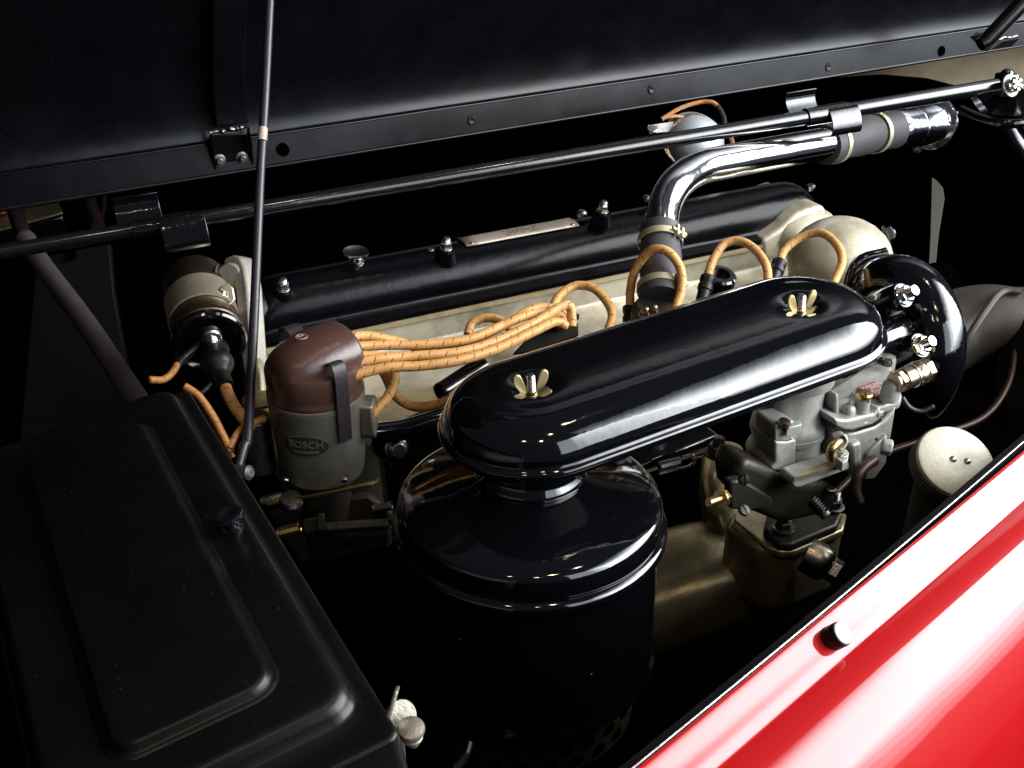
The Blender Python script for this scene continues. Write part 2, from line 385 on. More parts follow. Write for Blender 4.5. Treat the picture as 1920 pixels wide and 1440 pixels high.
# beige inner body shell at the far front, with the black shroud arch below it
t = thing('body_shell', 'beige inner body panel showing under the bonnet flange at top corner', 'body panel', W(1850, 150, 1.95))
rows = []
for k, (a, b, d) in enumerate(((1560, 60, 2.1), (1740, 40, 2.05), (1930, 30, 2.0), (2080, 10, 1.95))):
    rows.append([W(a, b-40, d+.05), W(a, b+60, d), W(a, b+150, d-.03), W(a, b+230, d-.08)])
ob('panel', openloft(rows), M['beige'], t, solid=.004)
t = thing('radiator_shroud', 'black arched radiator shroud behind the front of the engine', 'shroud', W(1760, 300, 1.75))
ar = [W(*q, 1.86-.05*i) for i, q in enumerate(((1380, 210), (1450, 165), (1530, 148), (1640, 140), (1720, 147), (1790, 165), (1860, 205), (1990, 330), (2050, 700), (1500, 760), (1330, 400)))]
cen = W(1700, 400, 1.75)
ar2 = [PL(960+(p-CAM).dot(RV)/(p-CAM).dot(FV)*FPX, 720-(p-CAM).dot(UV_)/(p-CAM).dot(FV)*FPX, cen, (1, -.35, 0)) for p in ar]
ob('panel', slab(ar2, (1, -.35, 0), .02), M['shade_black'], t, bevel=.004)

# ================================================================== bonnet
YB = 1.282
xs = [-.35+.1*i for i in range(27)]
def bz(x): return .991+.0185*(x-.0)          # flange lower edge climbs slightly to the front
t = thing('bonnet', 'raised black bonnet lid, satin underside with flange across the top', 'bonnet', (.6, YB, .99))
# panel underside: a hollow that runs back from the flange and turns up into a sheet leaning over the bay
prof = [(0.001, .0372), (.0028, .042), (.0046, .049), (.0058, .058), (.0062, .068), (.0056, .079), (.003, .094), (-.003, .113), (-.014, .14), (-.036, .185), (-.078, .265), (-.138, .375), (-.22, .525), (-.315, .70)]
bprof = prof
rows = [[V((x, YB+a, bz(x)+b)) for a, b in prof] for x in xs]
ob('panel', openloft(rows), M['satin'], t, sharp=180, solid=.0025)
rows = [[V((x, YB-.006, bz(x)+.001)), V((x, YB, bz(x)+.0372)), V((x, YB+.004, bz(x)+.0372)), V((x, YB-.002, bz(x)+.001))] for x in xs]
FN = V((0, -1, .166)).normalized()
def onflange(a, b): return PL(a, b, (0, YB-.003, bz(0)+.019), V((0, -1, .166)).normalized()) if 0 else PL(a, b, V((.6, YB-.003, bz(.6)+.019)), V((-.0031, -1, .1657)).normalized())
ob('flange', sweep(None, rows), M['satin'], t, bevel=.0004)
for (a, b) in ((530, 281), (1765, 96)):
    p = onflange(a, b)
    h_ = ob('bolt_hole', lathe(p, FN, [(.0076, .0), (.0084, .0007), (.0092, -.0004)], 28, closed_ends=False), M['satin'], t)
    ob('bore', lathe(p, FN, [(.0079, -.003), (.0079, .0004)], 28), M['shade_black'], h_)  # black plug stands in for the shade inside the bolt hole
# rolled lower and upper edges of the flange
ob('rolled_edge', tube([V((x, YB-.0056, bz(x))) for x in xs], .0027, 12), M['satin'], t)
ob('upper_seam', tube([V((x, YB-.0004, bz(x)+.0375+.0002*sin(x*37))) for x in xs], .0013, 8), M['satin'], t)
for (a, b) in ((884, 226), (1221, 168), (1553, 126)):
    p = onflange(a, b)-FN*.0002; ob('rivet', lathe(p, FN, [(.0062, -.001), (.0064, .0008), (.0054, .0020), (.004, .0021), (.0005, .0013)], 20), M['satin'], t)
# stiffener strut welded to the flange, with two bolts
xs_ = WY(437, 243, YB-.012).x
ob('stiffener', ribbon([V((xs_+.02*(b-.05), YB+a-.012, bz(xs_)+b)) for a, b in bprof[3:]], EX, .038, .010), M['satin'], t, bevel=.0015)
bz0 = [WY(a, b, YB-.004) for a, b in ((395, 255), (403, 318), (470, 311), (462, 250))]
ob('bracket', slab(bz0, (0, 1, 0), .003), M['satin'], t, bevel=.0006)
ob('bracket_side', slab([WY(393, 248, YB-.026), WY(399, 285, YB-.018), WY(403, 322, YB-.004), WY(397, 262, YB-.004)], (1, 0, 0), .002), M['satin'], t)
ob('bracket_side', slab([WY(464, 238, YB-.026), WY(470, 270, YB-.018), WY(473, 312, YB-.004), WY(462, 252, YB-.004)], (1, 0, 0), .002), M['satin'], t)
wv = cr([WY(394+i*11.5, 250-1.9*i+random.uniform(-2.5, 2.5), YB-.026) for i in range(7)], 3)
ob('weld_bead', tube(wv, [.0026+random.uniform(-.0009, .0009) for _ in wv], 8), M['gloss2'], t)
for (a, b) in ((411, 301), (454, 296)):
    ob('bolt', join(lathe(WY(a, b, YB-.004), (0, -1, 0), [(.0075, 0), (.0078, .0008), (.0066, .0014), (.004, .0015)], 22), lathe(WY(a, b, YB-.0055), (0, -1, 0), [(.0038, 0), (.0038, .006), (.003, .0066)], 16)), M['darksteel'], t)
# second strut at the front corner
ob('stiffener', tube([W(1838, 84, 1.63), W(1850, 76, 1.63), W(1990, -70, 1.60)], [.010, .0125, .0125], 12), M['satin'], t)
wv = cr([WY(1865+i*8, 74-1.2*i+random.uniform(-2, 2), YB-.02) for i in range(6)], 3)
ob('weld_bead', tube(wv, [.003+random.uniform(-.0012, .0012) for _ in wv], 8), M['gloss2'], t)
ob('gusset', slab([WY(1822, 68, YB-.004), WY(1850, 97, YB-.008), WY(1880, 70, YB-.012), WY(1850, 60, YB-.012)], (0, 1, 0), .003), M['satin'], t)
ob('foot_plate', slab([WY(1852, 98, YB-.007), WY(1880, 78, YB-.007), WY(1912, 72, YB-.007), WY(1890, 94, YB-.007)], (0, 1, 0), .003), M['satin'], t)

# ================================================================== bonnet prop rod
pp = cr([W(508, -40, .98)+(W(508, -40, .98)-W(497, 180, .965))*3.2, W(508, -40, .98), W(497, 180, .965), W(488, 330, .95), W(478, 560, .92), W(466, 800, .865), W(458, 836, .855), W(448, 872, .85)], 10)
t = thing('prop_rod', 'thin black rod standing upright and holding the bonnet open', 'prop rod', pp[-1])
ob('rod', tube(pp, .0041, 16), M['prop'], t, sharp=60)
ob('worn_band', tube([W(493.2, 240, .9585), W(491.6, 264, .956)], .0043, 16), M['wax'], t)

# ================================================================== brace rod across the bay
ra, rb = W(-60, 483, .92), W(1872, 160, 1.28)
def onrod(px):   # point of the rod axis at a picture column
    lo, hi = 0., 1.
    for _ in range(40):
        m = (lo+hi)/2; p = ra.lerp(rb, m)-CAM
        if 960+FPX*p.dot(RV)/p.dot(FV) < px: lo = m
        else: hi = m
    return ra.lerp(rb, lo)
rdir = (rb-ra).normalized()
t = thing('brace_rod', 'long black tubular brace rod running across the whole engine bay', 'brace rod', ra.lerp(rb, .5))
ob('tube', tube([ra-rdir*.32]+[ra.lerp(rb, i/30) for i in range(31)], [.0066]+[.0066+.0022*i/30 for i in range(31)], 24), M['rod'], t, sharp=60)
pe = rb+rdir*.004
ob('end_fitting', join(box(pe+rdir*.006, rdir, EZ.cross(rdir).normalized(), EZ, .010, .010, .013), lathe(pe+rdir*.006+EZ*.012, EZ, [(.008, 0), (.007, .004), (.003, .006)], 20)), M['gloss2'], t, bevel=.002)
nc = W(1893, 161, 1.265)
ob('washer', lathe(nc, -FV+RV*.45, [(.0135, 0), (.0138, .001), (.0132, .0024), (.006, .0026)], 28), M['darksteel'], t)
gs = [lathe(nc, -FV+RV*.45, [(.0085, .002), (.0088, .0065), (.0082, .007), (.004, .0072)], 24), lathe(nc, -FV+RV*.45, [(.0038, .004), (.0038, .0115), (.003, .012)], 16)]
a_, u_, w_ = basis(-FV+RV*.45)
for k in range(6):
    an = 2*pi*k/6; gs.append(box(nc+a_*.0092+(u_*cos(an)+w_*sin(an))*.0066, a_, u_*cos(an)+w_*sin(an), -u_*sin(an)+w_*cos(an), .0028, .0018, .0020))
ob('castle_nut', join(*gs), M['steel'], t, bevel=.0004)
bs = cr([W(1800, 205, 1.32), W(1840, 222, 1.30), W(1890, 232, 1.28), W(1960, 225, 1.28)], 6)
ob('mount', join(slab([W(1830, 175, 1.31), W(1860, 215, 1.29), W(1930, 222, 1.28), W(1930, 170, 1.28), W(1885, 150, 1.30)], FV, .02), tube(bs, .006, 10)), M['gloss2'], t, bevel=.002)
ob('mount_arm', tube(cr([W(1870, 215, 1.33), W(1900, 265, 1.35), W(1960, 340, 1.37), W(2040, 420, 1.39)], 6), .012, 12), M['gloss2'], t)

def rodclip(px, label, bend):
    c = onrod(px); up = (UV_-rdir*UV_.dot(rdir)).normalized(); fr = rdir.cross(up).normalized()
    if fr.dot(FV) > 0: fr = -fr
    t = thing('rod_clip', label, 'clip', c, 'spring clips on the brace rod')
    # sleeve gripping the rod
    ob('sleeve', tube([c-rdir*.028, c-rdir*.0278, c+rdir*.0278, c+rdir*.028], [q*(.0082 if px < 900 else .0098) for q in (.95, 1.05, 1.05, .95)], 24), M['gloss2'], t)
    # lower tongue hangs in front, curled; upper tongue stands behind
    lo = cr([c+up*.004+fr*.0085, c-up*.002+fr*.0115, c-up*.012+fr*.0125, c-up*.022+fr*.010, c-up*.026+fr*.006], 5)
    ob('lower_tongue', ribbon([p+rdir*.017 for p in lo], rdir, .040, .0016), M['gloss2'], t, bevel=.0005)
    hi = cr([c+up*.006-fr*.012, c+up*.018-fr*.016, c+up*.026-fr*.015, c+up*.032-fr*.010], 5)
    ob('upper_tongue', ribbon([p-rdir*.018 for p in hi], rdir, .040, .0016), M['gloss2'], t, bevel=.0005)
rodclip(305, 'spring clip on the brace rod beside the bulkhead plate', 0)
rodclip(1548, 'spring clip on the brace rod over the rubber hose', 1)

# ================================================================== far-left fittings under the bonnet
c0 = W(60, 405, 1.42)
t = thing('relay_box', 'small brown-topped relay box with red terminals under the bonnet flange', 'relay box', c0)
tp = [W(-20, 440, 1.36), W(118, 402, 1.38), W(106, 372, 1.44), W(-20, 392, 1.44)]
ob('case', slab([p-EZ*.001 for p in tp], -EZ, .03), M['gloss2'], t, bevel=.003)
ob('top_plate', slab(tp, EZ, .003), M['alud'], t, bevel=.001)
ob('terminal', lathe(W(42, 388, 1.40)+EZ*.002, EZ, [(.006, 0), (.006, .003), (.003, .004)], 18), M['redmark'], t)
ob('terminal', lathe(W(4, 402, 1.40)+EZ*.002, EZ, [(.006, 0), (.006, .003), (.003, .004)], 18), M['redmark'], t)
ob('screw', slotscrew(W(97, 401, 1.395)+EZ*.002, EZ, .006, .002), M['steel'], t)
hz_ = cr([W(10, 330, 1.33), W(36, 420, 1.27), W(52, 455, 1.24), W(85, 505, 1.2), W(160, 605, 1.12), W(250, 740, 1.02), W(360, 900, .93)], 10)
t = thing('sleeved_hose', 'dark cloth-sleeved hose slanting down behind the black box', 'hose', hz_[-1])
ob('sleeve', tube(hz_[18:], .0112, 18), M['sleeve'], t)
ob('metal_end', tube(hz_[:19], .0092, 18), M['copper'], t)
ob('ferrule', tube([hz_[18], hz_[19]], .0118, 18), M['darksteel'], t)
tg = thing('steering_tube', 'brown metal tube beside the firewall, ending behind the brace rod', 'tube', W(180, 400, 1.4))
ob('tube', tube([W(150, 330, 1.45), W(184, 424, 1.38)], .009, 16), M['copper'], tg)
ob('cable', tube(cr([W(200, 340, 1.45), W(196, 385, 1.42), W(190, 415, 1.4), W(190, 440, 1.4)], 6), .004, 10), M['gloss2'], tg)

# ================================================================== engine: cylinder head and valve cover
YF, ZF = .928, .929
X0, X1 = .205, .915
t = thing('cylinder_head', 'pale cast aluminium cylinder head under the black valve cover', 'cylinder head', (.55, .95, .6))
hp = [(.002, -.004), (.002, -.030), (-.004, -.035), (-.020, -.0385), (-.070, -.052), (-.095, -.062), (-.104, -.072), (-.106, -.13), (-.10, -.155), (.12, -.155), (.12, -.004)]
rows = []
nst = 60
for i in range(nst+1):
    x = X0-.003+(X1+.012-X0)*i/nst; rw = []
    k = .5+.5*cos(2*pi*(x-.30)/.108)          # plug bays scallop the shelf
    for j, (a, b) in enumerate(hp):
        dz = -.009*k if j in (4, 5) else (-.004*k if j == 3 else 0); dy = .008*k if j in (6, 7) else 0
        rw.append(V((x, YF+a+dy, ZF+b+dz)))
    rows.append(rw)
ob('casting', sweep(None, rows), M['alu'], t, sharp=50, bevel=.0015)
ob('gasket_edge', box(((X0+X1)/2, YF+.052, ZF-.0025), EX, EY, EZ, (X1-X0)/2+.001, .054, .0022), M['aluflat'], t)
# step line low on the head near the distributor, and the block deck
ob('deck_edge', slabY([(690, 800), (905, 755), (905, 762), (690, 809)], YF-.118, .05), M['aluflat'], t)
# front end of the head: rounded shoulder, side lug and nut
fc = V((X1-.002, YF+.03, ZF-.02))
ob('front_shoulder', ball(WY(1500, 432, YF+.012), .050, .040, .030), M['alu'], t)
ob('front_block', slabY([(1430, 452), (1470, 425), (1500, 398), (1540, 384), (1552, 392), (1550, 410), (1536, 424), (1520, 445), (1500, 480), (1430, 490)], YF-.004, .104), M['alu'], t, bevel=.011, segs=5)
ob('lug_nut', nut_stud(WY(1544, 410, YF+.0), EX, .0075, .007, .004, .003), M['steel'], t)
# hollow plug wells (dark collars carry the leads)
for (a, b) in ((1335, 522), (1205, 585)):
    ob('plug_boss', lathe(W(a+14, b, 1.10), (0, -.25, 1), [(.017, -.015), (.017, .004), (.015, .006), (.010, .006), (.010, .0)], 24), M['gloss2'], t)

t = thing('valve_cover', 'long black lumpy-painted valve cover along the top of the engine', 'valve cover', (.55, YF+.05, ZF))
def vcsec(x, s=1.0, hs=1.0):
    pts = [(0.0, .0005), (0.0, .005), (.002, .0062), (.012, .0072), (.015, .011)]
    for k in range(15):
        an = pi-pi*k/14; pts.append((.052+.037*cos(an), .014+.036*sin(an)*hs))
    pts += [(.090, .011), (.092, .0072), (.102, .0062), (.104, .005), (.104, .0005)]
    return [V((x, YF+.052+(a-.052)*s, ZF+b)) for a, b in pts]
rows = []
for x, s, h in ((X0, .90, .05), (X0+.001, .96, .3), (X0+.004, .99, .6), (X0+.010, 1, .82), (X0+.020, 1, .96), (X0+.034, 1, 1)): rows.append(vcsec(x, s, h))
for i in range(1, 28): rows.append(vcsec(X0+.034+(X1-X0-.075)*i/27, 1, 1))
for x, s, h in ((X1-.028, 1, .97), (X1-.017, 1, .86), (X1-.009, .99, .66), (X1-.003, .96, .38), (X1, .92, .05)): rows.append(vcsec(x, s, h))
ob('cover', sweep(None, rows), M['wrinkle'], t, sharp=50)
ob('end_cap', lathe(V((X0+.012, YF+.052, ZF+.016)), -EX, [(.034, 0), (.035, .006), (.030, .012), (.012, .014), (.006, .020), (.001, .021)], 28), M['wrinkle'], t)
for (a, b) in ((531, 545), (836, 468), (1129, 398)):
    p = WY(a, b, YF+.030); ax = V((0, -.25, 1))
    ob('stud_boss', lathe(p-ax*.016, ax, [(.012, .002), (.0105, .010), (.0095, .0155), (.0085, .0175)], 20), M['wrinkle'], t)
    ob('stud_nut', nut_stud(p+ax*.0015, ax, .0058, .0075, .0040, .0055, .0066, turn=.4), M['steel'], t)
for (a, b) in ((807, 472), (1091, 400), (506, 545), (1214, 372)):
    p = WY(a, b, YF+.05); ob('vent_button', lathe(p-EZ*.003, EZ, [(.006, 0), (.006, .004), (.004, .006), (.001, .0065)], 16), M['steel'], t)
p = WY(668, 508, YF+.052)
ob('filler_knob', lathe(p-EZ*.004, V((0, -.12, 1)), [(.008, 0), (.0065, .004), (.0062, .010), (.0085, .0125), (.0085, .0145), (.0055, .016), (.005, .021), (.012, .0235), (.0135, .0255), (.0132, .027), (.010, .0262), (.003, .0255)], 30), M['chrome'], t)
# engraved plate lying on the crown of the cover
pa, pb = WY(878, 462, YF+.035).x, WY(1090, 408, YF+.035).x
pts = []
for x in [pa+(pb-pa)*i/8 for i in range(9)]:
    pts.append([V((x, YF+.052+.0385*cos(pi-radians(a)), ZF+.0140+.0380*sin(radians(a)))) for a in (70, 77, 84, 92, 100, 108)])
ob('name_plate', openloft(pts), M['plate'], t, solid=.0014, sharp=60)
for x in (pa+.007, pb-.007):
    an = radians(75); ob('plate_rivet', lathe(V((x, YF+.052-.0392*cos(an), ZF+.014+.0385*sin(an))), (0, -cos(an), sin(an)), [(.0022, 0), (.0022, .0006), (.001, .0014)], 12), M['steel'], t)
gs = []
for i in range(26):
    an = radians(78+random.choice((0, 6, 12))+random.uniform(-1, 1)); x = pa+(pb-pa)*(.36+.30*i/26); n_ = V((0, -cos(an), sin(an)))
    gs.append(box(V((x, YF+.052, ZF+.014))+n_*.0394, EX, V((0, sin(an), cos(an))), n_, random.uniform(.0008, .0016), .0005, .0001))
ob('engraving', join(*gs), M['ink'], t)
# front bolts on the cover end
ob('end_bolt', nut_stud(WY(1518, 352, YF+.03)-EX*.004, (1, -.2, .2), .0055, .006, .0035, .004), M['steel'], t)

# timing housing: aluminium dome ahead of the head
t = thing('timing_housing', 'domed aluminium timing housing at the front of the cylinder head', 'housing', W(1580, 500, 1.18))
ob('dome', ball(W(1575, 490, 1.20), .058, .058, .050), M['alu'], t)
ob('base', lathe(W(1575, 520, 1.20), EZ, [(.056, -.12), (.057, 0), (.055, .004)], 40), M['alu'], t)
ob('side_bolt', nut_stud(W(1660, 441, 1.2), (.6, -.3, .3), .008, .007, .005, .004, .011), M['darksteel'], t)

# cast block and lower engine in the shade
t = thing('engine_block', 'dark engine block below the cylinder head', 'engine block', (.55, .95, .31))
ob('block', box((.56, .945, .56), EX, EY, EZ, .35, .10, .22), M['shade_black'], t, bevel=.01)  # shade on the block put into its near-black colour
ob('side_cover', slabY([(720, 830), (800, 795), (905, 770), (905, 1000), (860, 1080), (760, 1060), (735, 960)], YF-.150, .03), M['gloss2'], t, bevel=.008, segs=4)
ob('cover_lip', tube(cr([WY(a, b, YF-.152) for a, b in ((690, 815), (760, 805), (830, 785), (900, 772))], 6), .010, 14), M['gloss2'], t)
p = WY(742, 840, YF-.155)
ob('corner_boss', lathe(p+EY*.012, (0, -1, .25), [(.018, -.01), (.018, .006), (.016, .010), (.011, .011)], 28), M['gloss2'], t)
ob('corner_bolt', join(lathe(p, (0, -1, .25), [(.0105, 0), (.0108, .0012), (.0098, .0018)], 24), lathe(p, (0, -1, .25), [(.0068, .001), (.0068, .0085), (.0058, .0095), (.004, .0096)], 24)), M['steel'], t)

# ================================================================== intake lid on air filter and carburettor
A = W(996, 728, .78); ZA = A.z
e = (V((1, .02, 0)).normalized()*cos(radians(3.6))+EZ*sin(radians(3.6))).normalized()     # the lid climbs a little to the front
def along(px):
    lo, hi = 0., .6
    for _ in range(40):
        m = (lo+hi)/2; p = A+e*m-CAM
        if 960+FPX*p.dot(RV)/p.dot(FV) < px: lo = m
        else: hi = m
    return A+e*lo
B = along(1502); s = V((e.y, -e.x, 0)).normalized(); LU = e.cross(s)*-1; LU = LU if LU.z > 0 else -LU; RL = .0705
NA, NB = A.copy(), B+s*.010-e*.009    # the two stud holes

def stadium(r, z, n=40, m=30):
    """outline points at distance r round the line A-B (r may be 0)"""
    out = []
    for k in range(m): out.append(A.lerp(B, k/m)+s*r)
    for k in range(n): an = -pi/2+pi*k/n; out.append(B+e*cos(an)*r-s*sin(an)*r)
    for k in range(m): out.append(B.lerp(A, k/m)-s*r)
    for k in range(n): an = pi/2+pi*k/n; out.append(A+e*cos(an)*r-s*sin(an)*r)
    return [p+LU*z for p in out]
t = thing('intake_cover', 'long glossy black rounded air intake lid held by two brass wing nuts', 'air intake lid', A.lerp(B, .5)-EZ*.03)
prof = [(RL-.006, -.0320), (RL-.001, -.0322), (RL+.0008, -.0305), (RL+.0008, -.0285), (RL-.0008, -.0272), (RL-.0030, -.0262), (RL-.0034, -.0240)]
for k in range(1, 15):
    an = pi/2*k/14; prof.append((RL-.0034-.034*(1-cos(an)), -.0240+.0262*sin(an)))
rl = prof[-1][0]
for k in range(1, 17): r = rl*(1-k/16); prof.append((max(r, .0002), .0022+.0032*(1-(r/rl)**2)))
def dish(p):
    for q in (NA, NB):
        d = (p-q)-LU*(p-q).dot(LU); d = d.length; rd = .0235
        if d < rd: u = d/rd; p = p-LU*.0092*(1-(3*u*u-2*u*u*u))
    return p
rings = [[dish(p) for p in stadium(r, z)] for r, z in prof]
n = len(rings[0]); vs = [p for rg in rings for p in rg]; fs = []
for i in range(len(rings)-1):
    for k in range(n): k2 = (k+1) % n; fs.append([i*n+k, i*n+k2, (i+1)*n+k2, (i+1)*n+k])
fs.append(list(range(n))[::-1])
bm = bmesh.new(); bv = [bm.verts.new(v) for v in vs]
for f in fs: bm.faces.new([bv[i] for i in f])
bmesh.ops.remove_doubles(bm, verts=bm.verts, dist=2.5e-4); bm.verts.index_update()
g = ([v.co.copy() for v in bm.verts], [[v.index for v in f.verts] for f in bm.faces]); bm.free()
ob('lid', g, M['gloss'], t, sharp=60)
# lower tray seen under the front edge of the lid
tr = lambda r, z: stadium(r, z)
ob('tray', sweep(None, [stadium(RL-.008, -.033), stadium(RL-.007, -.040), stadium(RL-.016, -.047)]), M['gloss2'], t, sharp=60)
def wingnut(q, turn, lab):
    c = q-LU*.0028; K = .72
    w = ob('wing_nut', lathe(c, LU, [(a*K, b*K) for a, b in ((.0080, 0), (.0086, .0008), (.0088, .0028), (.0074, .0040), (.0062, .0050), (.0060, .0066), (.0045, .0070))], 24), M['brass'], t, label=lab)
    for sg in (1, -1):
        dx = (e*cos(turn)+s*sin(turn))*sg; out = []
        for (a, b) in ((.0045, .0030), (.0095, .0015), (.0122, .0060), (.0168, .0132), (.0186, .0190), (.0178, .0236), (.0144, .0256), (.0106, .0236), (.0072, .0150), (.0052, .0085)): out.append(c+dx*a*K+LU*b*K*1.1)
        n_ = LU.cross(dx).normalized()
        ob('wing', slab([p-n_*.0012 for p in cr(out+[out[0]], 3)[:-1]], n_, .0024), M['palebrass'], w, bevel=.0007, segs=3)
    ob('stud', thread(c, LU, .0036, .003, .0185, .0013, 18), M['steel'], w)
wingnut(NA-LU*.0038, radians(12), None); wingnut(NB-LU*.0038, radians(8), None)

# ================================================================== air filter canister
AL = A.copy(); A = W(995, 735, .78)
t = thing('air_filter', 'large glossy black air filter canister under the intake lid', 'air filter', A-EZ*.32)
pf = [(.030, -.033), (.0395, -.036), (.0395, -.058), (.0398, -.0625), (.0425, -.0645), (.0430, -.0675), (.0405, -.0695), (.0405, -.0725), (.046, -.0748), (.060, -.0786), (.075, -.0828), (.088, -.0866), (.0955, -.0890), (.0988, -.0904), (.1010, -.0924), (.1024, -.0956), (.1031, -.1005), (.1032, -.1075)]
ob('neck_and_dome', lathe(A, EZ, pf, 96, closed_ends=False), M['gloss'], t, sharp=60)
ob('clamp_band', lathe(A, EZ, [(.1032, -.1075), (.1015, -.1090), (.1018, -.1110), (.1050, -.1120), (.1072, -.1145), (.1078, -.1180), (.1065, -.1210), (.1045, -.1222), (.1022, -.1228)], 96, closed_ends=False), M['gloss'], t, sharp=60)
ob('shell', lathe(A, EZ, [(.1022, -.1228), (.1022, -.2360), (.1030, -.2385), (.1055, -.2400), (.1062, -.2425), (.1052, -.2452), (.1025, -.2462), (.092, -.2470)], 96, closed_ends=False), M['gloss'], t, sharp=60)
ob('perforated_skirt', lathe(A, EZ, [(.0905, -.2462), (.0905, -.300), (.085, -.306), (.04, -.308)], 80, closed_ends=False), M['brown'], t)
for row, zz in ((0, -.259), (1, -.274), (2, -.289)):
    for k in range(9):
        an = atan2(-.599, -.321)+radians(-58+14*k+7*(row % 2)); n_ = V((cos(an), sin(an), 0))
        ob('perforation', lathe(A+EZ*zz+n_*.0890, n_, [(.0048, .0010), (.0054, .0026), (.0048, .0030), (.0042, .0018), (.0005, .0016)], 16), M['shade_black'], t)  # black button stands in for the shade inside a drilled hole
for (a, b) in ((848, 1117), (1114, 1130), (1107, 1269), (858, 1200)):
    r_ = ray(a, b); # small rivets on the drum face
    k_ = None
    ox, oy = CAM.x-A.x, CAM.y-A.y; qa = r_.x**2+r_.y**2; qb = 2*(ox*r_.x+oy*r_.y); qc = ox*ox+oy*oy-.1022**2; disc = qb*qb-4*qa*qc
    if disc > 0:
        k_ = (-qb-sqrt(disc))/(2*qa); p = CAM+r_*k_; n_ = V((p.x-A.x, p.y-A.y, 0)).normalized()
        ob('rivet', lathe(p-n_*.0006, n_, [(.0030, 0), (.0028, .0010), (.0016, .0019), (.0002, .0022)], 14), M['gloss'], t)

# ================================================================== carburettor
YC = .572
t = thing('carburettor', 'grey cast carburettor under the front end of the intake lid', 'carburettor', V((B.x+.03, B.y, .84)))
YT = YC+.030                                   # throat axis plane
TB = WY(1519, 826, YT-.029); TC = V((TB.x, YT, TB.z))  # level of the split between upper and lower casting
TTz = WY(1519, 742, YT-.029).z-TB.z
ob('throat', lathe(TC, EZ, [(a*1.12, b) for a, b in ((.0295, TTz+.016), (.0295, TTz+.002), (.0285, TTz), (.0245, TTz-.002), (.0236, TTz*.6), (.0240, TTz*.42), (.0262, TTz*.2), (.0282, .0055), (.0284, .0008))], 56), M['carb'], t)
ob('throat_band', lathe(TC, EZ, [(a*1.12, b) for a, b in ((.0270, .0006), (.0290, .0002), (.0290, -.0048), (.0275, -.0052))], 56), M['carb'], t, bevel=.0004)
RBz = WY(1519, 868, YT-.029).z-TB.z
ob('barrel', lathe(TC, EZ, [(a*1.12, b) for a, b in ((.0268, -.005), (.0268, RBz+.006), (.0280, RBz+.0025), (.0298, RBz+.001), (.0302, RBz-.001), (.0294, RBz-.0028), (.0282, RBz-.0032), (.0282, RBz-.014), (.024, RBz-.02))], 56), M['carb'], t)
fh = WY(1529, 737, YT-.029)
ob('flange_hole', lathe(fh, V((fh.x-TC.x, fh.y-TC.y, 0)), [(.0028, -.006), (.0028, .0006), (.0022, .0007)], 14), M['ink'], t)
ob('casting_pip', ball(WY(1511, 762, YT-.0238), .0008, .0008, .0008, n=10, m=6), M['carb'], t)
# front left pillar with slotted screw
yp = YT-.032
ob('pillar', slabY([(1454, 800), (1458, 796), (1486, 790), (1493, 792), (1494, 822), (1474, 827), (1454, 826)], yp, .026), M['carb'], t, bevel=.0035, segs=4)
ob('pillar_foot', slabY([(1454, 827.5), (1474, 828.5), (1494, 823.5), (1492, 870), (1484, 878), (1468, 884), (1450, 884), (1446, 879), (1455, 868)], yp-.0004, .026), M['carb'], t, bevel=.0032, segs=4)
ob('pillar_wedge', slab(zq2 if 0 else [WZ(a, b, WY(1486, 792, yp).z) for a, b in ((1476, 803), (1503, 796), (1500, 788), (1476, 790))], -EZ, .009), M['carb'], t, bevel=.0006)
ob('screw', slotscrew(WZ(1469, 799, WY(1470, 797, yp).z), (0, -.1, 1), .0052, .0058, turn=.5), M['bronze'], t)
# float chamber: lid plate, bosses, body
ZT = WY(1600, 742, YC+.02).z
def zq(px, z): return [WZ(a, b, z) for a, b in px]
ob('chamber_lid', slab(zq(((1545, 735), (1600, 700), (1640, 668), (1668, 668), (1676, 700), (1692, 738), (1690, 750), (1655, 760), (1600, 768), (1563, 764)), ZT), -EZ, .010), M['carb'], t, bevel=.0035, segs=4)
ob('chamber', slab(zq(((1560, 726), (1640, 672), (1666, 674), (1682, 740), (1664, 748), (1640, 752), (1604, 752), (1568, 752)), ZT-.008), -EZ, .044), M['carb'], t, bevel=.005, segs=3)
ob('rear_boss', lathe(WZ(1662, 690, ZT-.006), EZ, [(.0075, 0), (.0074, .009), (.0064, .012)], 24), M['carb'], t)
ob('screw', slotscrew(WZ(1662, 684, ZT+.005), EZ, .0048, .0055, turn=.2), M['darksteel'], t)
yb = YC-.006
c = WY(1619, 744, yb)
ob('jet_boss', lathe(c, EZ, [(.0085, -.0215), (.0068, -.0185), (.0064, -.004), (.0062, .0005)], 28), M['carb'], t)
ob('jet_cap', slotscrew(c+EZ*.0003, EZ, .0074, .0042, turn=-.55), M['brass'], t)
ob('boss_hole', lathe(WY(1628, 753, yb-.0062), -EY, [(.0011, -.001), (.0011, .0005), (.0008, .0006)], 10), M['ink'], t)
c = WY(1593, 759, yb+.003)
ob('side_lobe', lathe(c, EZ, [(.0095, -.0235), (.0074, -.0180), (.0066, -.007), (.0056, -.002), (.0036, .0002), (.0014, .0008), (.0012, .0042), (.0004, .0046)], 24), M['carb'], t)
ob('lobe_root', ball(WY(1582, 785, yb+.012), .010, .013, .012), M['carb'], t)
ob('front_shelf', slabY([(1566, 786), (1590, 788), (1640, 776), (1650, 764), (1654, 770), (1652, 786), (1636, 797), (1606, 806), (1586, 808), (1568, 800)], yb-.008, .034), M['carb'], t, bevel=.0042, segs=4)
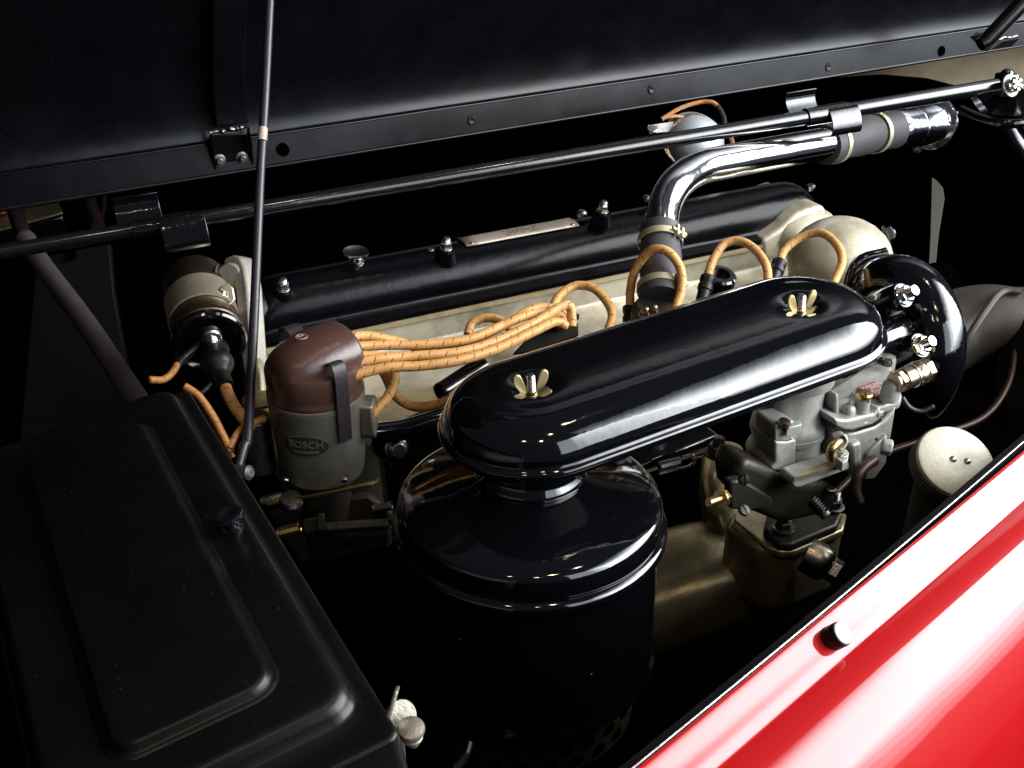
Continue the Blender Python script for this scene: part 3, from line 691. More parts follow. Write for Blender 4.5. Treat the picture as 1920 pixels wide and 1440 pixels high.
ob('gasket_line', slabY([(1568, 801), (1588, 809), (1606, 807), (1640, 797), (1654, 787), (1654, 789.5), (1640, 799.5), (1606, 809.5), (1588, 811.5), (1567, 804)], yb-.0072, .03), M['carbd'], t)
c = WY(1655, 752, yb+.010)
ob('small_boss', lathe(c, EZ, [(.0062, -.024), (.0056, -.018), (.0050, -.002), (.0046, 0)], 24), M['carb'], t)
ob('screw', slotscrew(c, EZ, .0043, .0052, turn=-.4), M['darksteel'], t)
ob('lower_chamber', slabY([(1568, 806), (1588, 812.5), (1606, 810.5), (1640, 800.5), (1660, 788), (1682, 762), (1672, 820), (1662, 868), (1640, 898), (1600, 896), (1596, 880), (1566, 862)], yb-.001, .05), M['carb'], t, bevel=.003, segs=3)
ob('rib', slabY([(1597, 836), (1616, 828), (1617, 888), (1600, 892)], yb-.007, .02), M['carb'], t, bevel=.003, segs=3)
ob('side_wall', slabY([(1628, 852), (1640, 838), (1664, 816), (1662, 868), (1640, 898), (1622, 900)], yb-.005, .03), M['carb'], t, bevel=.0012)
ob('hex_plug', hexprism(W(1652, 836, .905), (.72, -.68, -.1), .0074, .009, 0, turn=.5), M['carb'], t, bevel=.0006)
# name plate with two pins
ZN = ZT+.0012
pl = zq(((1612, 722), (1645, 710), (1668, 734), (1668, 737), (1632, 748)), ZN)
q0, q1, q3 = WZ(1611, 722, ZN), WZ(1645, 710, ZN), WZ(1634, 750, ZN)
nx = (q1-q0).normalized(); ny = EZ.cross(nx).normalized(); plc = WZ(1641, 731, ZN); pw = (q1-q0).length
ob('name_plate', box(plc, nx, ny, EZ, .0112, .0108, .0007), M['platered'], t, bevel=.0003)
tg_ = text_geo('WEBER', .0071, .0003)
ob('plate_lettering', put(tg_, plc+ny*.0052+EZ*.0009, nx, ny, EZ), M['platewhite'], t)
gs = [box(plc-ny*.0012+EZ*.0008, nx, ny, EZ, .0078, .0022, .0003), box(plc-ny*.0066+EZ*.0008, nx, ny, EZ, .0078, .0020, .0003)]
ob('plate_panel', join(*gs), M['platewhite'], t)
gs = [box(plc-nx*.005+nx*.0026*i-ny*(.0012 if j == 0 else .0066)+EZ*.0012, nx, ny, EZ, .0006+.0003*((i+j) % 2), .0012, .0001) for j in (0, 1) for i in range(5) if (i*3+j) % 4]
ob('plate_figures', join(*gs), M['platered'], t)
for (a, b) in ((-.0088, .0088), (.0088, .0088), (.0088, -.0088)):
    ob('plate_pin', lathe(plc+nx*a+ny*b+EZ*.0007, EZ, [(.0009, 0), (.0008, .0006), (.0003, .0009)], 10), M['steel'], t)
# fuel union
u0, u1 = W(1686, 714, .918), W(1746, 690, .932)
ob('union_boss', lathe(W(1672, 722, .921), EZ, [(.0085, -.014), (.0082, -.002), (.0072, .002), (.0045, .0045), (.001, .005)], 24), M['carb'], t); ua = (u1-u0).normalized()
ob('union_base', hexprism(u0, ua, .0105, .006, -.004, turn=.1), M['bronze'], t, bevel=.0005)
ob('union_tube', lathe(u0, ua, [(.0085, -.006), (.0085, .003), (.0098, .004), (.0098, .0135), (.0088, .0145)], 28), M['bronze'], t)
ob('union_washer', join(lathe(u0, ua, [(.0088, .0142), (.0108, .0145), (.0108, .0160), (.009, .0163)], 28), lathe(u0, ua, [(.0088, .0265), (.0104, .0268), (.0104, .0282), (.009, .0285)], 28)), M['steel'], t)
ob('union_ball', ball(u0+ua*.0215, .0112, .0112, .0112), M['darksteel' if 0 else 'bronze'], t)
ob('union_hex', hexprism(u0, ua, .0105, .0065, .0283, turn=.3), M['brass'], t, bevel=.0004)
for (a, b) in ((1484, 823), (1560, 812)):
    ob('dowel_mark', ball(WY(a, b, YT-.0325), .0012, .0012, .0012, n=10, m=6), M['brass'], t)
ob('cast_web', slabY([(1566, 742), (1572, 738), (1576, 790), (1568, 796)], yb+.004, .02), M['carb'], t, bevel=.002, segs=3)
ob('shelf_boss', box(WY(1644, 772, yb-.004), EX, EY, EZ, .0032, .005, .0026), M['carb'], t, bevel=.001)
ob('idle_hole', lathe(WY(1644, 824, yb-.0052), (0, -1, 0), [(.0016, -.001), (.0016, .0006), (.0010, .0008)], 12), M['ink'], t)
# linkage hook, clamp and lower bracket
ob('pump_rod', tube(cr([WY(1582, 826, yb-.010), WY(1574, 828, yb-.018), WY(1562, 838, yb-.022), WY(1557, 850, yb-.022), WY(1557, 858, yb-.021)], 4), .0040, 16), M['brass'], t)
ob('lever_hook', ribbon(cr([WY(1562, 818, yb-.012), WY(1578, 814, yb-.016), WY(1584, 826, yb-.020), WY(1578, 838, yb-.022), WY(1572, 842, yb-.022)], 5), EY, .006, .0022), M['carb'], t, bevel=.0006)
ob('lever_clamp', slab([WZ(a, b, WY(1578, 856, yb-.024).z) for a, b in ((1567, 858), (1574, 845), (1586, 840), (1592, 848), (1590, 862), (1580, 868))], -EZ, .009), M['carb'], t, bevel=.0010, segs=3)
ob('clamp_screw', slotscrew(WZ(1580, 855, WY(1578, 856, yb-.024).z), EZ, .0036, .0015), M['steel'], t)
bar = [(1488, 902), (1492, 896), (1515, 888), (1588, 864), (1592, 868), (1592, 880), (1500, 914), (1490, 914), (1486, 909)]
ob('lower_bar', slabY(bar, yb-.020, .018), M['carb'], t, bevel=.0014)
ob('bar_top', slab(zq(((1490, 895), (1544, 868), (1590, 858), (1590, 868)), WY(1540, 880, yb-.02).z+.002), -EZ, .004), M['alud'], t)
# throttle body, its shade put into a darkened casting colour
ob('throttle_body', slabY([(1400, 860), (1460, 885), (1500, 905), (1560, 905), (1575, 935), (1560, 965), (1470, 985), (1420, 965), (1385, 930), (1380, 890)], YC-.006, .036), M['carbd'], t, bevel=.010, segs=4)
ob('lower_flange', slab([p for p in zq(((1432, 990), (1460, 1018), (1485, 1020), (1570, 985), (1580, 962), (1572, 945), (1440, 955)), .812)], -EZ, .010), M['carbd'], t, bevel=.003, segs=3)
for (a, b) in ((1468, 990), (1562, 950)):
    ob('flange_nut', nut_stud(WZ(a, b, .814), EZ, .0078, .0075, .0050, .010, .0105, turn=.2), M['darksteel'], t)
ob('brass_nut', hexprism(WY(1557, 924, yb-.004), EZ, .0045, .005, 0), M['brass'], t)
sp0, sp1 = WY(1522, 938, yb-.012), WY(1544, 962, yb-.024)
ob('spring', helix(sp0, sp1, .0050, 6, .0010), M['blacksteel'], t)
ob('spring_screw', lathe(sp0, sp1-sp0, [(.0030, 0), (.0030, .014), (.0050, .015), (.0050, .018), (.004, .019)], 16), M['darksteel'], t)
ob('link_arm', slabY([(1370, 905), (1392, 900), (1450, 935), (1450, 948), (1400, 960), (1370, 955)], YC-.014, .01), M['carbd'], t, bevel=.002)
i0, i1 = WY(1328, 943, yb-.022), WY(1372, 928, yb-.010)
ob('idle_screw', lathe(i0, i1-i0, [(.0030, 0), (.0034, .0006), (.0034, .024)], 16), M['brass'], t)
ob('idle_nut', nut_stud(i0+(i1-i0).normalized()*.0185, i1-i0, .0068, .006, None, 0, .0070), M['brass'], t)
ob('plate_screw', slotscrew(WY(1394, 958, yb-.016), (0, -.7, 1), .0048, .003), M['blacksteel'], t)
ob('side_screw', slotscrew(WY(1393, 898, YC-.02), (-.3, -1, .3), .0046, .004), M['blacksteel'], t)
ob('rear_nut', nut_stud(W(1345, 852, .95), EZ, .009, .009, .0055, .009, .012), M['darksteel'], t)

# ================================================================== intake manifold
t = thing('intake_manifold', 'dull oily aluminium intake manifold below the carburettor', 'manifold', V((.5, .62, .72)))
mp = cr([WY(1200, 1120, .68), WY(1280, 1092, .665), WY(1350, 1072, .655), WY(1420, 1066, .65)], 8)
def boxtube(pts, rw, rh, p=.45, n=32):
    F = frames(pts); st = []
    for q, (tt, _, _), w, h in zip(pts, F, rw, rh):
        sd = tt.cross(EZ).normalized(); up = sd.cross(tt).normalized(); st.append([q+sd*w*math.copysign(abs(cos(2*pi*k/n))**p, cos(2*pi*k/n))+up*h*math.copysign(abs(sin(2*pi*k/n))**p, sin(2*pi*k/n)) for k in range(n)])
    return sweep(None, st)
L_ = len(mp)
ob('runner', boxtube(mp, [.060-.010*i/(L_-1) for i in range(L_)], [.046-.008*i/(L_-1) for i in range(L_)], .62), M['alud'], t, sharp=70)
ob('branch', boxtube(cr([WY(1385, 1040, .66), WY(1362, 970, .68), WY(1352, 910, .71), WY(1356, 860, .75)], 8), [.022]*25, [.022]*25, .7), M['alud'], t, sharp=70)
ob('riser', slab(zq(((1360, 985), (1440, 1030), (1490, 1032), (1580, 992), (1585, 960), (1450, 950), (1370, 955)), .802), -EZ, .075), M['alud'], t, bevel=.010, segs=4)
ob('riser_lip', slab(zq(((1375, 975), (1435, 1022), (1462, 1034), (1490, 1034), (1582, 994), (1588, 962), (1455, 950), (1380, 955)), .8035), -EZ, .008), M['alud'], t, bevel=.002)
pc = WY(1534, 1052, .545); pa_ = V((.45, -.75, -.25)).normalized()
ob('plug_cap', lathe(pc, pa_, [(.0160, -.012), (.0166, 0), (.0160, .005), (.0140, .0090), (.0105, .0115)], 32), M['warmsteel'], t)
ob('plug_hex', hexprism(pc, pa_, .0115, .010, .0112, turn=.3), M['steel'], t, bevel=.0006)

# ================================================================== elbow housing in gloss black at the front
t = thing('water_elbow', 'glossy black curved water pump elbow with two chrome bolts', 'water elbow', W(1720, 640, 1.03))
ew = cr([W(1606, 590, 1.09), W(1636, 540, 1.075), W(1682, 528, 1.058), W(1724, 558, 1.042), W(1750, 622, 1.028), W(1750, 690, 1.034), W(1738, 745, 1.065), W(1716, 780, 1.11)], 8)
kr = [.022, .025, .0275, .029, .0295, .0275, .022, .018, .017]
rr = [kr[i//8]+(kr[min(i//8+1, 8)]-kr[i//8])*((i % 8)/8) for i in range(len(ew))]
ob('elbow', tube(ew, rr, 36), M['gloss2'], t, sharp=80)
ob('flange_lip', tube(cr([W(1586, 640, 1.085), W(1590, 550, 1.085), W(1610, 492, 1.085), W(1662, 474, 1.085)], 6), .0062, 12), M['gloss2'], t)
ob('web', slab([W(*q) for q in ((1620, 550, 1.045), (1680, 545, 1.04), (1715, 590, 1.03), (1728, 640, 1.022), (1730, 690, 1.02), (1700, 715, 1.02), (1660, 700, 1.03), (1640, 640, 1.045), (1620, 600, 1.05))], FV, .05), M['gloss2'], t, bevel=.010, segs=5)
hb = [W(1570, 672, .978), W(1625, 650, 1.002), W(1680, 632, 1.028), W(1716, 622, 1.045)]
ob('stub_pipe', tube(cr(hb, 5), [.0195]*8+[.020, .0205, .021, .022, .0225, .023, .0235, .0235], 28), M['gloss2'], t, sharp=80)
bax = V((.10, -.75, .64))
for (a, b) in ((1693, 554), (1725, 648)):
    p = W(a, b, .995); 
    ob('bolt_boss', lathe(p, bax, [(.0155, -.030), (.0135, -.004), (.0120, 0), (.0115, .0008)], 28), M['gloss2'], t)
    ob('bolt', join(lathe(p, bax, [(.0098, .0005), (.0100, .0016), (.0092, .0022)], 24), hexprism(p, bax, .0086, .0056, .0020, turn=.2), lathe(p, bax, [(.0054, .006), (.0054, .0145), (.0047, .0153), (.0036, .0154)], 20)), M['chrome'], t)

# ================================================================== chrome water pipe, hoses, outlet neck
cp = cr([W(1238, 452, 1.045), W(1240, 425, 1.05), W(1246, 385, 1.065), W(1268, 345, 1.085), W(1310, 316, 1.12), W(1370, 302, 1.155), W(1460, 285, 1.21), W(1560, 267, 1.275)], 10)
t = thing('water_pipe', 'bent chrome coolant pipe rising over the valve cover', 'chrome pipe', cp[0])
ob('pipe', tube(cp, [.0160+.0032*i/(len(cp)-1) for i in range(len(cp))], 40), M['chrome'], t, sharp=80)
def bands(t, pts, r, at):
    for (i, d, hint) in at:
        p = pts[i]; ax = (pts[min(i+1, len(pts)-1)]-pts[max(i-1, 0)]).normalized()
        b = ob('clamp_band', lathe(p, ax, [(r, -.0036), (r+.0011, -.0034), (r+.0011, .0034), (r, .0036)], 40, closed_ends=False), M['zinc'], t)
        h = V(hint); h = (h-ax*h.dot(ax)).normalized(); c = p+h*(r+.0025); w = ax.cross(h)
        ob('clamp_screw', join(box(c-w*.003, ax, w, h, .0056, .0014, .0026), box(c+w*.004, ax, w, h, .0056, .0014, .0026), tube([c-w*.009, c+w*.009], .0018, 10), hexprism(c+w*.006, w, .0034, .003)), M['zinc'], b, bevel=.0003)
hh = cr([W(1238, 560, 1.0), W(1238, 530, 1.01), W(1238, 490, 1.03), W(1238, 430, 1.05)], 8)
t = thing('rubber_hose', 'upright dark rubber hose joining the chrome pipe to the head', 'rubber hose', hh[0], 'rubber hoses on the chrome pipe')
ob('hose', tube(hh, [.0200+.0010*sin(i*.5) for i in range(len(hh))][:len(hh)-1]+[.0204], 32), M['rubber'], t, sharp=70)
bands(t, hh, .0211, ((21, 0, RV*.75-FV), (5, 0, RV*.9-FV)))
ho = cr([W(1546, 272, 1.268), W(1580, 263, 1.288), W(1620, 253, 1.312), W(1674, 243, 1.345)], 8)
t = thing('rubber_hose', 'level dark rubber hose joining the chrome pipe to the flanged neck', 'rubber hose', ho[0], 'rubber hoses on the chrome pipe')
ob('hose', tube(ho, [.0234+.0010*sin(i*.55) for i in range(len(ho))], 32), M['rubber'], t, sharp=70)
bands(t, ho, .0243, ((4, 0, UV_-FV*.1), (19, 0, UV_-FV*.3)))
n0 = W(1664, 245, 1.34); n1 = W(1745, 232, 1.41); na = (n1-n0).normalized(); nl = (n1-n0).length
t = thing('outlet_neck', 'chrome outlet neck with bolted round flange at the radiator', 'outlet neck', n0)
K = 1.17
ob('neck', lathe(n0, na, [(a*K, b) for a, b in ((.0165, -.01), (.0168, .004), (.0175, .010), (.0205, .016), (.0212, .022), (.0214, .050), (.0218, .057), (.0226, .058), (.0226, nl-.003), (.024, nl))], 44), M['chrome2'], t)
ob('flange', lathe(n0, na, [(a*K, b) for a, b in ((.020, nl-.001), (.0290, nl), (.0300, nl+.001), (.0300, nl+.005), (.029, nl+.0055))], 44), M['chrome'], t)
a_, u_, w_ = basis(na)
for (a, b) in ((1738, 198), (1722, 278)):
    p = PL(a, b, n0+na*(nl-.0005), na)
    ob('flange_bolt', nut_stud(p, -na, .0060, .0062, .0038, .005, .0068), M['darksteel'], t)
ob('gasket', lathe(n0, na, [(.031, nl+.006), (.0315, nl+.007), (.0315, nl+.010)], 44), M['blackrub'], t)

# hose stub below the upright hose
t = thing('thermostat_base', 'small bronze outlet under the upright rubber hose', 'outlet', W(1225, 580, 1.0))
ob('flange', lathe(W(1226, 578, 1.0), (0, -.2, 1), [(.018, -.03), (.0205, -.010), (.0205, -.003), (.019, 0), (.017, .004)], 32), M['darkgrey'], t)
for a, b in ((1208, 590), (1224, 586)): ob('bolt', nut_stud(W(a, b, .985), (0, -.3, 1), .0045, .005, .0028, .004, .006), M['bronze'], t)

# ================================================================== silver dome behind the pipe, and its wires
t = thing('horn', 'silver domed horn behind the chrome pipe, partly hidden by the brace rod', 'horn', W(1305, 270, 1.36))
ob('dome', lathe(W(1306, 268, 1.38), -FV+UV_*.25+RV*.1, [(.036, -.03), (.037, -.004), (.036, .002), (.033, .012), (.026, .020), (.015, .0255), (.004, .0275), (.0005, .0276)], 44), M['silver'], t)
ob('rim', lathe(W(1300, 262, 1.385), -FV+UV_*.25+RV*.1, [(.0385, -.012), (.041, -.011), (.0415, -.006), (.041, -.002), (.0385, -.001)], 44), M['steel'], t)
ob('terminal', slotscrew(W(1223, 243, 1.36), -FV+UV_*.7, .0068, .0025), M['steel'], t)
ob('bracket', slab([W(1215, 235, 1.37), W(1262, 228, 1.38), W(1262, 246, 1.38), W(1218, 250, 1.37)], FV, .004), M['darksteel'], t)
ob('side_screw', nut_stud(W(1348, 256, 1.352), -FV+UV_*.3, .005, .004, .003, .003), M['steel'], t)
em = [[(1286, 287), (1290, 293), (1300, 293)], [(1287, 291), (1300, 291)], [(1299, 290), (1303, 295)], [(1303, 288), (1307, 295)], [(1309, 288), (1313, 292)]]
ob('embossed_mark', join(*[tube([W(a, b, 1.352) for a, b in q], .0006, 6) for q in em]), M['ink'], t)
tw = tube(cr([W(1240, 224, 1.37), W(1275, 203, 1.38), W(1310, 192, 1.39), W(1333, 191, 1.39), W(1345, 198, 1.39)], 8), .0028, 10)
t = thing('horn_wire', 'thin orange wire arching over the silver horn', 'wire', W(1240, 224, 1.37))
ob('cloth_wire', tw, M['lead_thin'], t)
ob('second_strand', tube(cr([W(1240, 222, 1.375), W(1262, 218, 1.385), W(1280, 219, 1.395)], 5), .0024, 8), M['lead_thin'], t)
ob('black_end', tube(cr([W(1345, 198, 1.39), W(1352, 208, 1.39), W(1358, 224, 1.39), W(1358, 245, 1.39)], 5), .003, 8), M['blackrub'], t)
ob('lower_strand', tube(cr([W(1360, 246, 1.39), W(1370, 258, 1.39), W(1375, 275, 1.39), W(1372, 290, 1.39)], 5), .0028, 8), M['lead_thin'], t)

# ================================================================== distributor
dc = W(592, 732, .892); DX, DY, DZ = dc.x, dc.y, dc.z
D0 = V((DX, DY, DZ)); RD = .0405
t = thing('distributor', 'grey distributor with brown bakelite cap and maker badge', 'distributor', D0-EZ*.08)
ob('body', lathe(D0, EZ, [(a*.945, b) for a, b in ((.020, -.105), (.024, -.092), (.034, -.0795), (.0370, -.0765), (.0395, -.060), (.0415, -.030), (.0425, -.006), (.0432, -.004), (.0432, 0), (.041, .001))], 64), M['dist'], t)
ob('cap_skirt', lathe(D0, EZ, [(a*.945, b) for a, b in ((.0425, .0012), (.0428, .004), (.0418, .006), (.0422, .009), (.0424, .024), (.0412, .0275), (.0385, .0292), (.030, .0300), (.01, .0302))], 64), M['bakelite'], t)
# tower: half-barrel growing toward the engine front, flat face where the leads leave
rows = []
tx = (V((.96, .28, 0))).normalized(); ty = V((-tx.y, tx.x, 0))
for i in range(15):
    u = i/14; x = -.039+.067*u; k = sqrt(max(0, 1-((1-u)**2.9))); hgt = .0015+.0245*k; wd = .006+.0255*k**.9; rw = []
    for j in range(17):
        an = pi*j/16; sy = -cos(an); sz = sin(an)
        rw.append(D0+tx*x+ty*(wd*(abs(sy)**.85)*(1 if sy > 0 else -1))+EZ*(.0265+hgt*sz**.9))
    rows.append(rw)
for dx_, sc_ in ((.0022, .975), (.0032, .93)):
    base = rows[14]; cn = D0+tx*(.028+dx_)+EZ*.036
    rows.append([cn+(p-tx*0-(D0+tx*.028+EZ*.036))*sc_ for p in base])
ob('cap_tower', sweep(None, rows), M['bakelite'], t, sharp=70)
ec = D0+tx*-.008+EZ*.0528
gs = [tube([ec+(tx*cos(2*pi*k/24)*.0046+ty*sin(2*pi*k/24)*.0046) for k in range(25)], .00035, 6)]
for q in (((-.0015, -.0035), (-.0015, .0035)), ((.0015, -.0035), (.0015, .0035)), ((-.0030, .0015), (.0030, .0015))):
    gs.append(tube([ec+tx*q[0][0]+ty*q[0][1], ec+tx*q[1][0]+ty*q[1][1]], .0003, 6))
ob('moulded_emblem', join(*gs), M['tan'], t)
# spring clip on the near side
ddir = (V((CAM.x-D0.x, CAM.y-D0.y, 0))).normalized(); dr = V((-ddir.y, ddir.x, 0))
ca = (ddir*.86+dr*.47).normalized(); cw = V((-ca.y, ca.x, 0))
ob('spring_clip', ribbon(cr([D0+ca*.0300+EZ*.038, D0+ca*.0360+EZ*.0405, D0+ca*.0405+EZ*.0385, D0+ca*.0432+EZ*.028, D0+ca*.0428+EZ*.008, D0+ca*.0423+EZ*-.012, D0+ca*.0417-EZ*.030], 5), cw, .0125, .0015), M['clip'], t, bevel=.0005)
cb = -ca
ob('spring_clip', ribbon(cr([D0+cb*.020+EZ*.044, D0+cb*.030+EZ*.048, D0+cb*.040+EZ*.043, D0+cb*.0435+EZ*.028, D0+cb*.0432], 5), V((-cb.y, cb.x, 0)), .0145, .0016), M['clip'], t, bevel=.0005)
# oval badge wrapped on the body
def wrap(geo, z0, az, rr):
    out = []
    for v in geo[0]:
        an = az+v[0]/rr; n_ = ddir*cos(an)+dr*sin(an); out.append(D0+n_*(rr+v[2])+EZ*(z0+v[1]))
    return out, geo[1]
def oval(a, b, h, n=40):
    vs = [(0, 0, h)]+[(a*cos(2*pi*k/n)*q, b*sin(2*pi*k/n)*q, h) for q in (.5, 1) for k in range(n)]
    vs += [(a*cos(2*pi*k/n), b*sin(2*pi*k/n), -.0004) for k in range(n)]
    fs = [[0, 1+k, 1+(k+1) % n] for k in range(n)]
    for o in (1, 1+n): fs += [[o+k, o+n+k, o+n+(k+1) % n, o+(k+1) % n] for k in range(n)]
    return vs, fs
BA, BZ, BR = -.33, -.0310, .0391
ob('badge_rim', wrap(oval(.0196, .0100, .0005), BZ, BA, BR), M['dist'], t)
bd = ob('badge', wrap(oval(.0188, .0092, .0008), BZ, BA, BR), M['ink'], t)
tb = text_geo('BOSCH', .0092, .0003)
ob('badge_lettering', wrap(([(v.x, v.y+.0014, v.z+.0009) for v in tb[0]], tb[1]), BZ, BA, BR), M['dist'], bd)
mk = [(-.0105+.021*i/10, y, .0012) for i in range(11) for y in (-.0062, -.0038)]
ob('badge_bar', wrap((mk, [[2*i, 2*i+1, 2*i+3, 2*i+2] for i in range(10)]), BZ, BA, BR), M['dist'], bd)
# pressed boxes on the side and drive end
cs = (ddir*.25+dr*.97).normalized()
ob('condenser', slab([D0+cs*.037+EZ*a+V((-cs.y, cs.x, 0))*b for a, b in ((-.008, -.012), (-.008, .010), (-.022, .012), (-.038, .008), (-.044, -.004), (-.036, -.012))], cs, .012), M['dist'], t, bevel=.002)
gs = [hexprism(W(a, b, .875), -EZ*.3+ddir, .0028, .003) for a, b in ((535, 898), (645, 897))]
ob('base_screws', join(*gs), M['steel'], t)
ob('drive_shaft', lathe(D0, EZ, [(.022, -.16), (.022, -.09)], 24), M['darkgrey'], t)

# ================================================================== ignition leads
def lead(pts, label, r=.0043, name='ignition_lead', boot=None, mt='lead', n=9):
    P = cr([W(*q) for q in pts], n); t = thing(name, label, 'ignition lead', P[0], 'orange braided ignition leads')
    ob('cable', tube(P, r, 14), M[mt], t, sharp=180)
    if boot:
        for (end, L_) in boot:
            q = P[end]; ax = (P[1]-P[0]).normalized() if end == 0 else (P[-2]-P[-1]).normalized()
            ob('plug_boot', lathe(q-ax*.014, ax, [(a*.88, b) for a, b in ((.0072, -L_), (.0074, 0), (.0088, .001), (.0088, .006), (.0078, .007), (.0078, .009), (.0086, .010), (.0086, .0155), (.007, .017), (.0046, .0172))], 24), M['blackrub'], t)
    return t
lead([(636, 634, .905), (690, 630, .915), (740, 640, .92), (800, 652, .925), (880, 640, .93), (960, 602, .935), (1010, 586, .95), (1040, 592, .955), (1052, 618, .955)], 'topmost of the ignition leads leaving the brown distributor cap')
lead([(640, 652, .90), (720, 647, .91), (800, 646, .915), (880, 636, .92), (950, 606, .935), (1000, 580, .95), (1032, 578, .955), (1044, 590, .955), (1046, 612, .955)], 'second ignition lead from the top, bundled beside the valve cover')
lead([(642, 668, .885), (700, 668, .89), (760, 676, .895), (830, 668, .905), (900, 650, .915), (970, 622, .93), (1020, 596, .945), (1050, 590, .95), (1060, 616, .95)], 'middle ignition lead in the bundle from the distributor')
lead([(642, 688, .876), (700, 674, .88), (770, 668, .888), (860, 660, .895), (930, 640, .91), (1000, 606, .93), (1050, 576, .945), (1068, 574, .948), (1072, 596, .95), (1072, 612, .95)], 'ignition lead of the bundle that bends highest at the black tray')
lead([(642, 711, .872), (720, 690, .875), (790, 686, .88), (860, 676, .885), (930, 655, .90), (1000, 622, .92), (1040, 604, .935), (1062, 612, .94)], 'lowest ignition lead leaving the brown distributor cap')
lead([(877, 628, .995), (886, 606, 1.0), (912, 596, 1.0), (940, 602, .995), (958, 618, .985)], 'small looped ignition lead behind the bundle')
lead([(1036, 580, 1.0), (1048, 556, 1.01), (1078, 536, 1.015), (1112, 540, 1.01), (1138, 566, 1.0), (1148, 592, .99), (1138, 625, .98), (1125, 650, .975)], 'looped ignition lead just past the black tray, nearest the bundle')
lead([(1182, 578, 1.02), (1182, 545, 1.02), (1192, 505, 1.015), (1220, 470, 1.0), (1252, 472, .99), (1276, 505, .985), (1276, 548, .985), (1266, 580, .98), (1258, 620, .975)], 'looped ignition lead arching in front of the upright rubber hose', boot=[(0, .02)])
lead([(1327, 522, 1.07), (1336, 490, 1.075), (1358, 458, 1.08), (1388, 452, 1.075), (1418, 470, 1.06), (1437, 500, 1.045), (1440, 535, 1.035), (1440, 570, 1.03)], 'looped ignition lead between the rubber hose and the front loop', boot=[(0, .02)])
lead([(1461, 494, 1.09), (1472, 468, 1.10), (1504, 444, 1.10), (1540, 437, 1.09), (1568, 458, 1.07), (1579, 488, 1.055), (1568, 520, 1.045), (1545, 560, 1.035)], 'looped ignition lead nearest the black water elbow', boot=[(0, .02)])
lead([(700, 676, .93), (720, 700, .93), (742, 742, .925), (775, 762, .92), (815, 760, .91), (850, 745, .90)], 'ignition lead sagging between distributor and intake lid')
lead([(738, 690, .925), (740, 715, .915), (726, 745, .905), (702, 772, .90), (690, 785, .90)], 'short ignition lead running down beside the distributor body')
# black tray that gathers the leads
t = thing('lead_tray', 'black oval tray that gathers the ignition leads beside the head', 'lead tray', W(1050, 630, .955))
tc_ = [W(*q) for q in ((1000, 622, .955), (1030, 612, .955), (1074, 600, .96), (1084, 606, .965), (1085, 630, .965), (1000, 660, .95), (960, 665, .945))]
ob('tray', slab(tc_, FV, .028), M['darkrub'], t, bevel=.0015)
ob('rim', tube(cr([W(*q) for q in ((985, 626, .952), (1030, 613, .952), (1072, 602, .955), (1083, 594, .97), (1074, 588, .985))], 6), .0022, 8), M['gloss2'], t)

# black round tube end poking out behind the lid
t = thing('breather_tube', 'short black breather tube poking out behind the intake lid', 'tube', W(835, 730, .9))
p0, p1 = W(828, 738, .905), W(900, 690, .93)
ob('tube', lathe(p0, p1-p0, [(.0075, .004), (.0082, 0), (.0098, -.0005), (.0102, .001), (.0098, .003), (.0096, .05)], 28), M['gloss2'], t)

# ================================================================== ignition coil
ca_ = (RV*.335-UV_*.615-FV*.69).normalized(); cc = W(392, 640, .965)
t = thing('ignition_coil', 'dark tilted ignition coil clamped to the grey bracket', 'ignition coil', cc)
RC = .0325
ob('can', lathe(cc, ca_, [(.020, -.100), (.0290, -.0985), (.0305, -.095), (.0305, -.070), (.0300, -.02), (.0315, -.012), (.0330, -.011), (.0335, -.006), (.0315, -.004)], 56), M['coil'], t)
ob('cap', lathe(cc, ca_, [(.0315, -.004), (.0335, -.003), (.0338, .002), (.0322, .004), (.0285, .0045), (.0270, .001), (.0265, -.002), (.012, -.0015), (.0095, .006), (.0085, .012), (.004, .0125)], 56), M['gloss2'], t)
ob('clamp', lathe(cc, ca_, [(.0305, -.064), (.0324, -.0635), (.0324, -.030), (.0305, -.0295)], 56, closed_ends=False), M['clamp'], t)
lug = [W(386, 545, .985), W(412, 541, .985), W(425, 530, .985), W(437, 540, .985), W(441, 562, .985), W(428, 576, .98), W(408, 574, .975), W(392, 560, .98)]
ob('clamp_lug', slab(lug, FV, .004), M['clamp'], t, bevel=.001)
ob('clamp_bolt', nut_stud(W(414, 553, .983), -FV, .0055, .004, None, 0, .007), M['steel'], t)
tm = W(397, 636, .94)
ob('terminal', join(nut_stud(tm, ca_, .0052, .005, .0036, .004, .0075), lathe(tm, ca_, [(.009, -.008), (.009, -.001), (.008, 0)], 20)), M['steel'], t)
bt = cr([W(402, 652, .952), W(405, 672, .94), W(412, 700, .93), W(422, 725, .92)], 5)
ob('boot', tube(bt, [.0115, .0125, .0128, .0125, .012, .0128, .014, .0146, .0140, .0125, .0095, .0085, .0082, .008, .0078, .0078], 24), M['blackrub'], t)
lead([(420, 718, .923), (428, 740, .918), (442, 766, .912), (462, 790, .905), (480, 800, .905)], 'thick orange lead hanging from the rubber boot of the coil', r=.0052)
t = thing('coil_bracket', 'grey cast arched bracket standing beside the ignition coil', 'bracket', W(450, 640, 1.0))
br = [W(*q) for q in ((416, 492, 1.02), (424, 482, 1.02), (436, 478, 1.015), (448, 482, 1.01), (458, 500, 1.005), (464, 540, .995), (468, 600, .985), (472, 660, .98), (476, 720, .975), (462, 730, .975), (450, 660, .985), (446, 600, .992), (442, 545, 1.0), (436, 505, 1.012))]
ob('arm', slab(br, RV*.6+FV, .02), M['bracket'], t, bevel=.002)
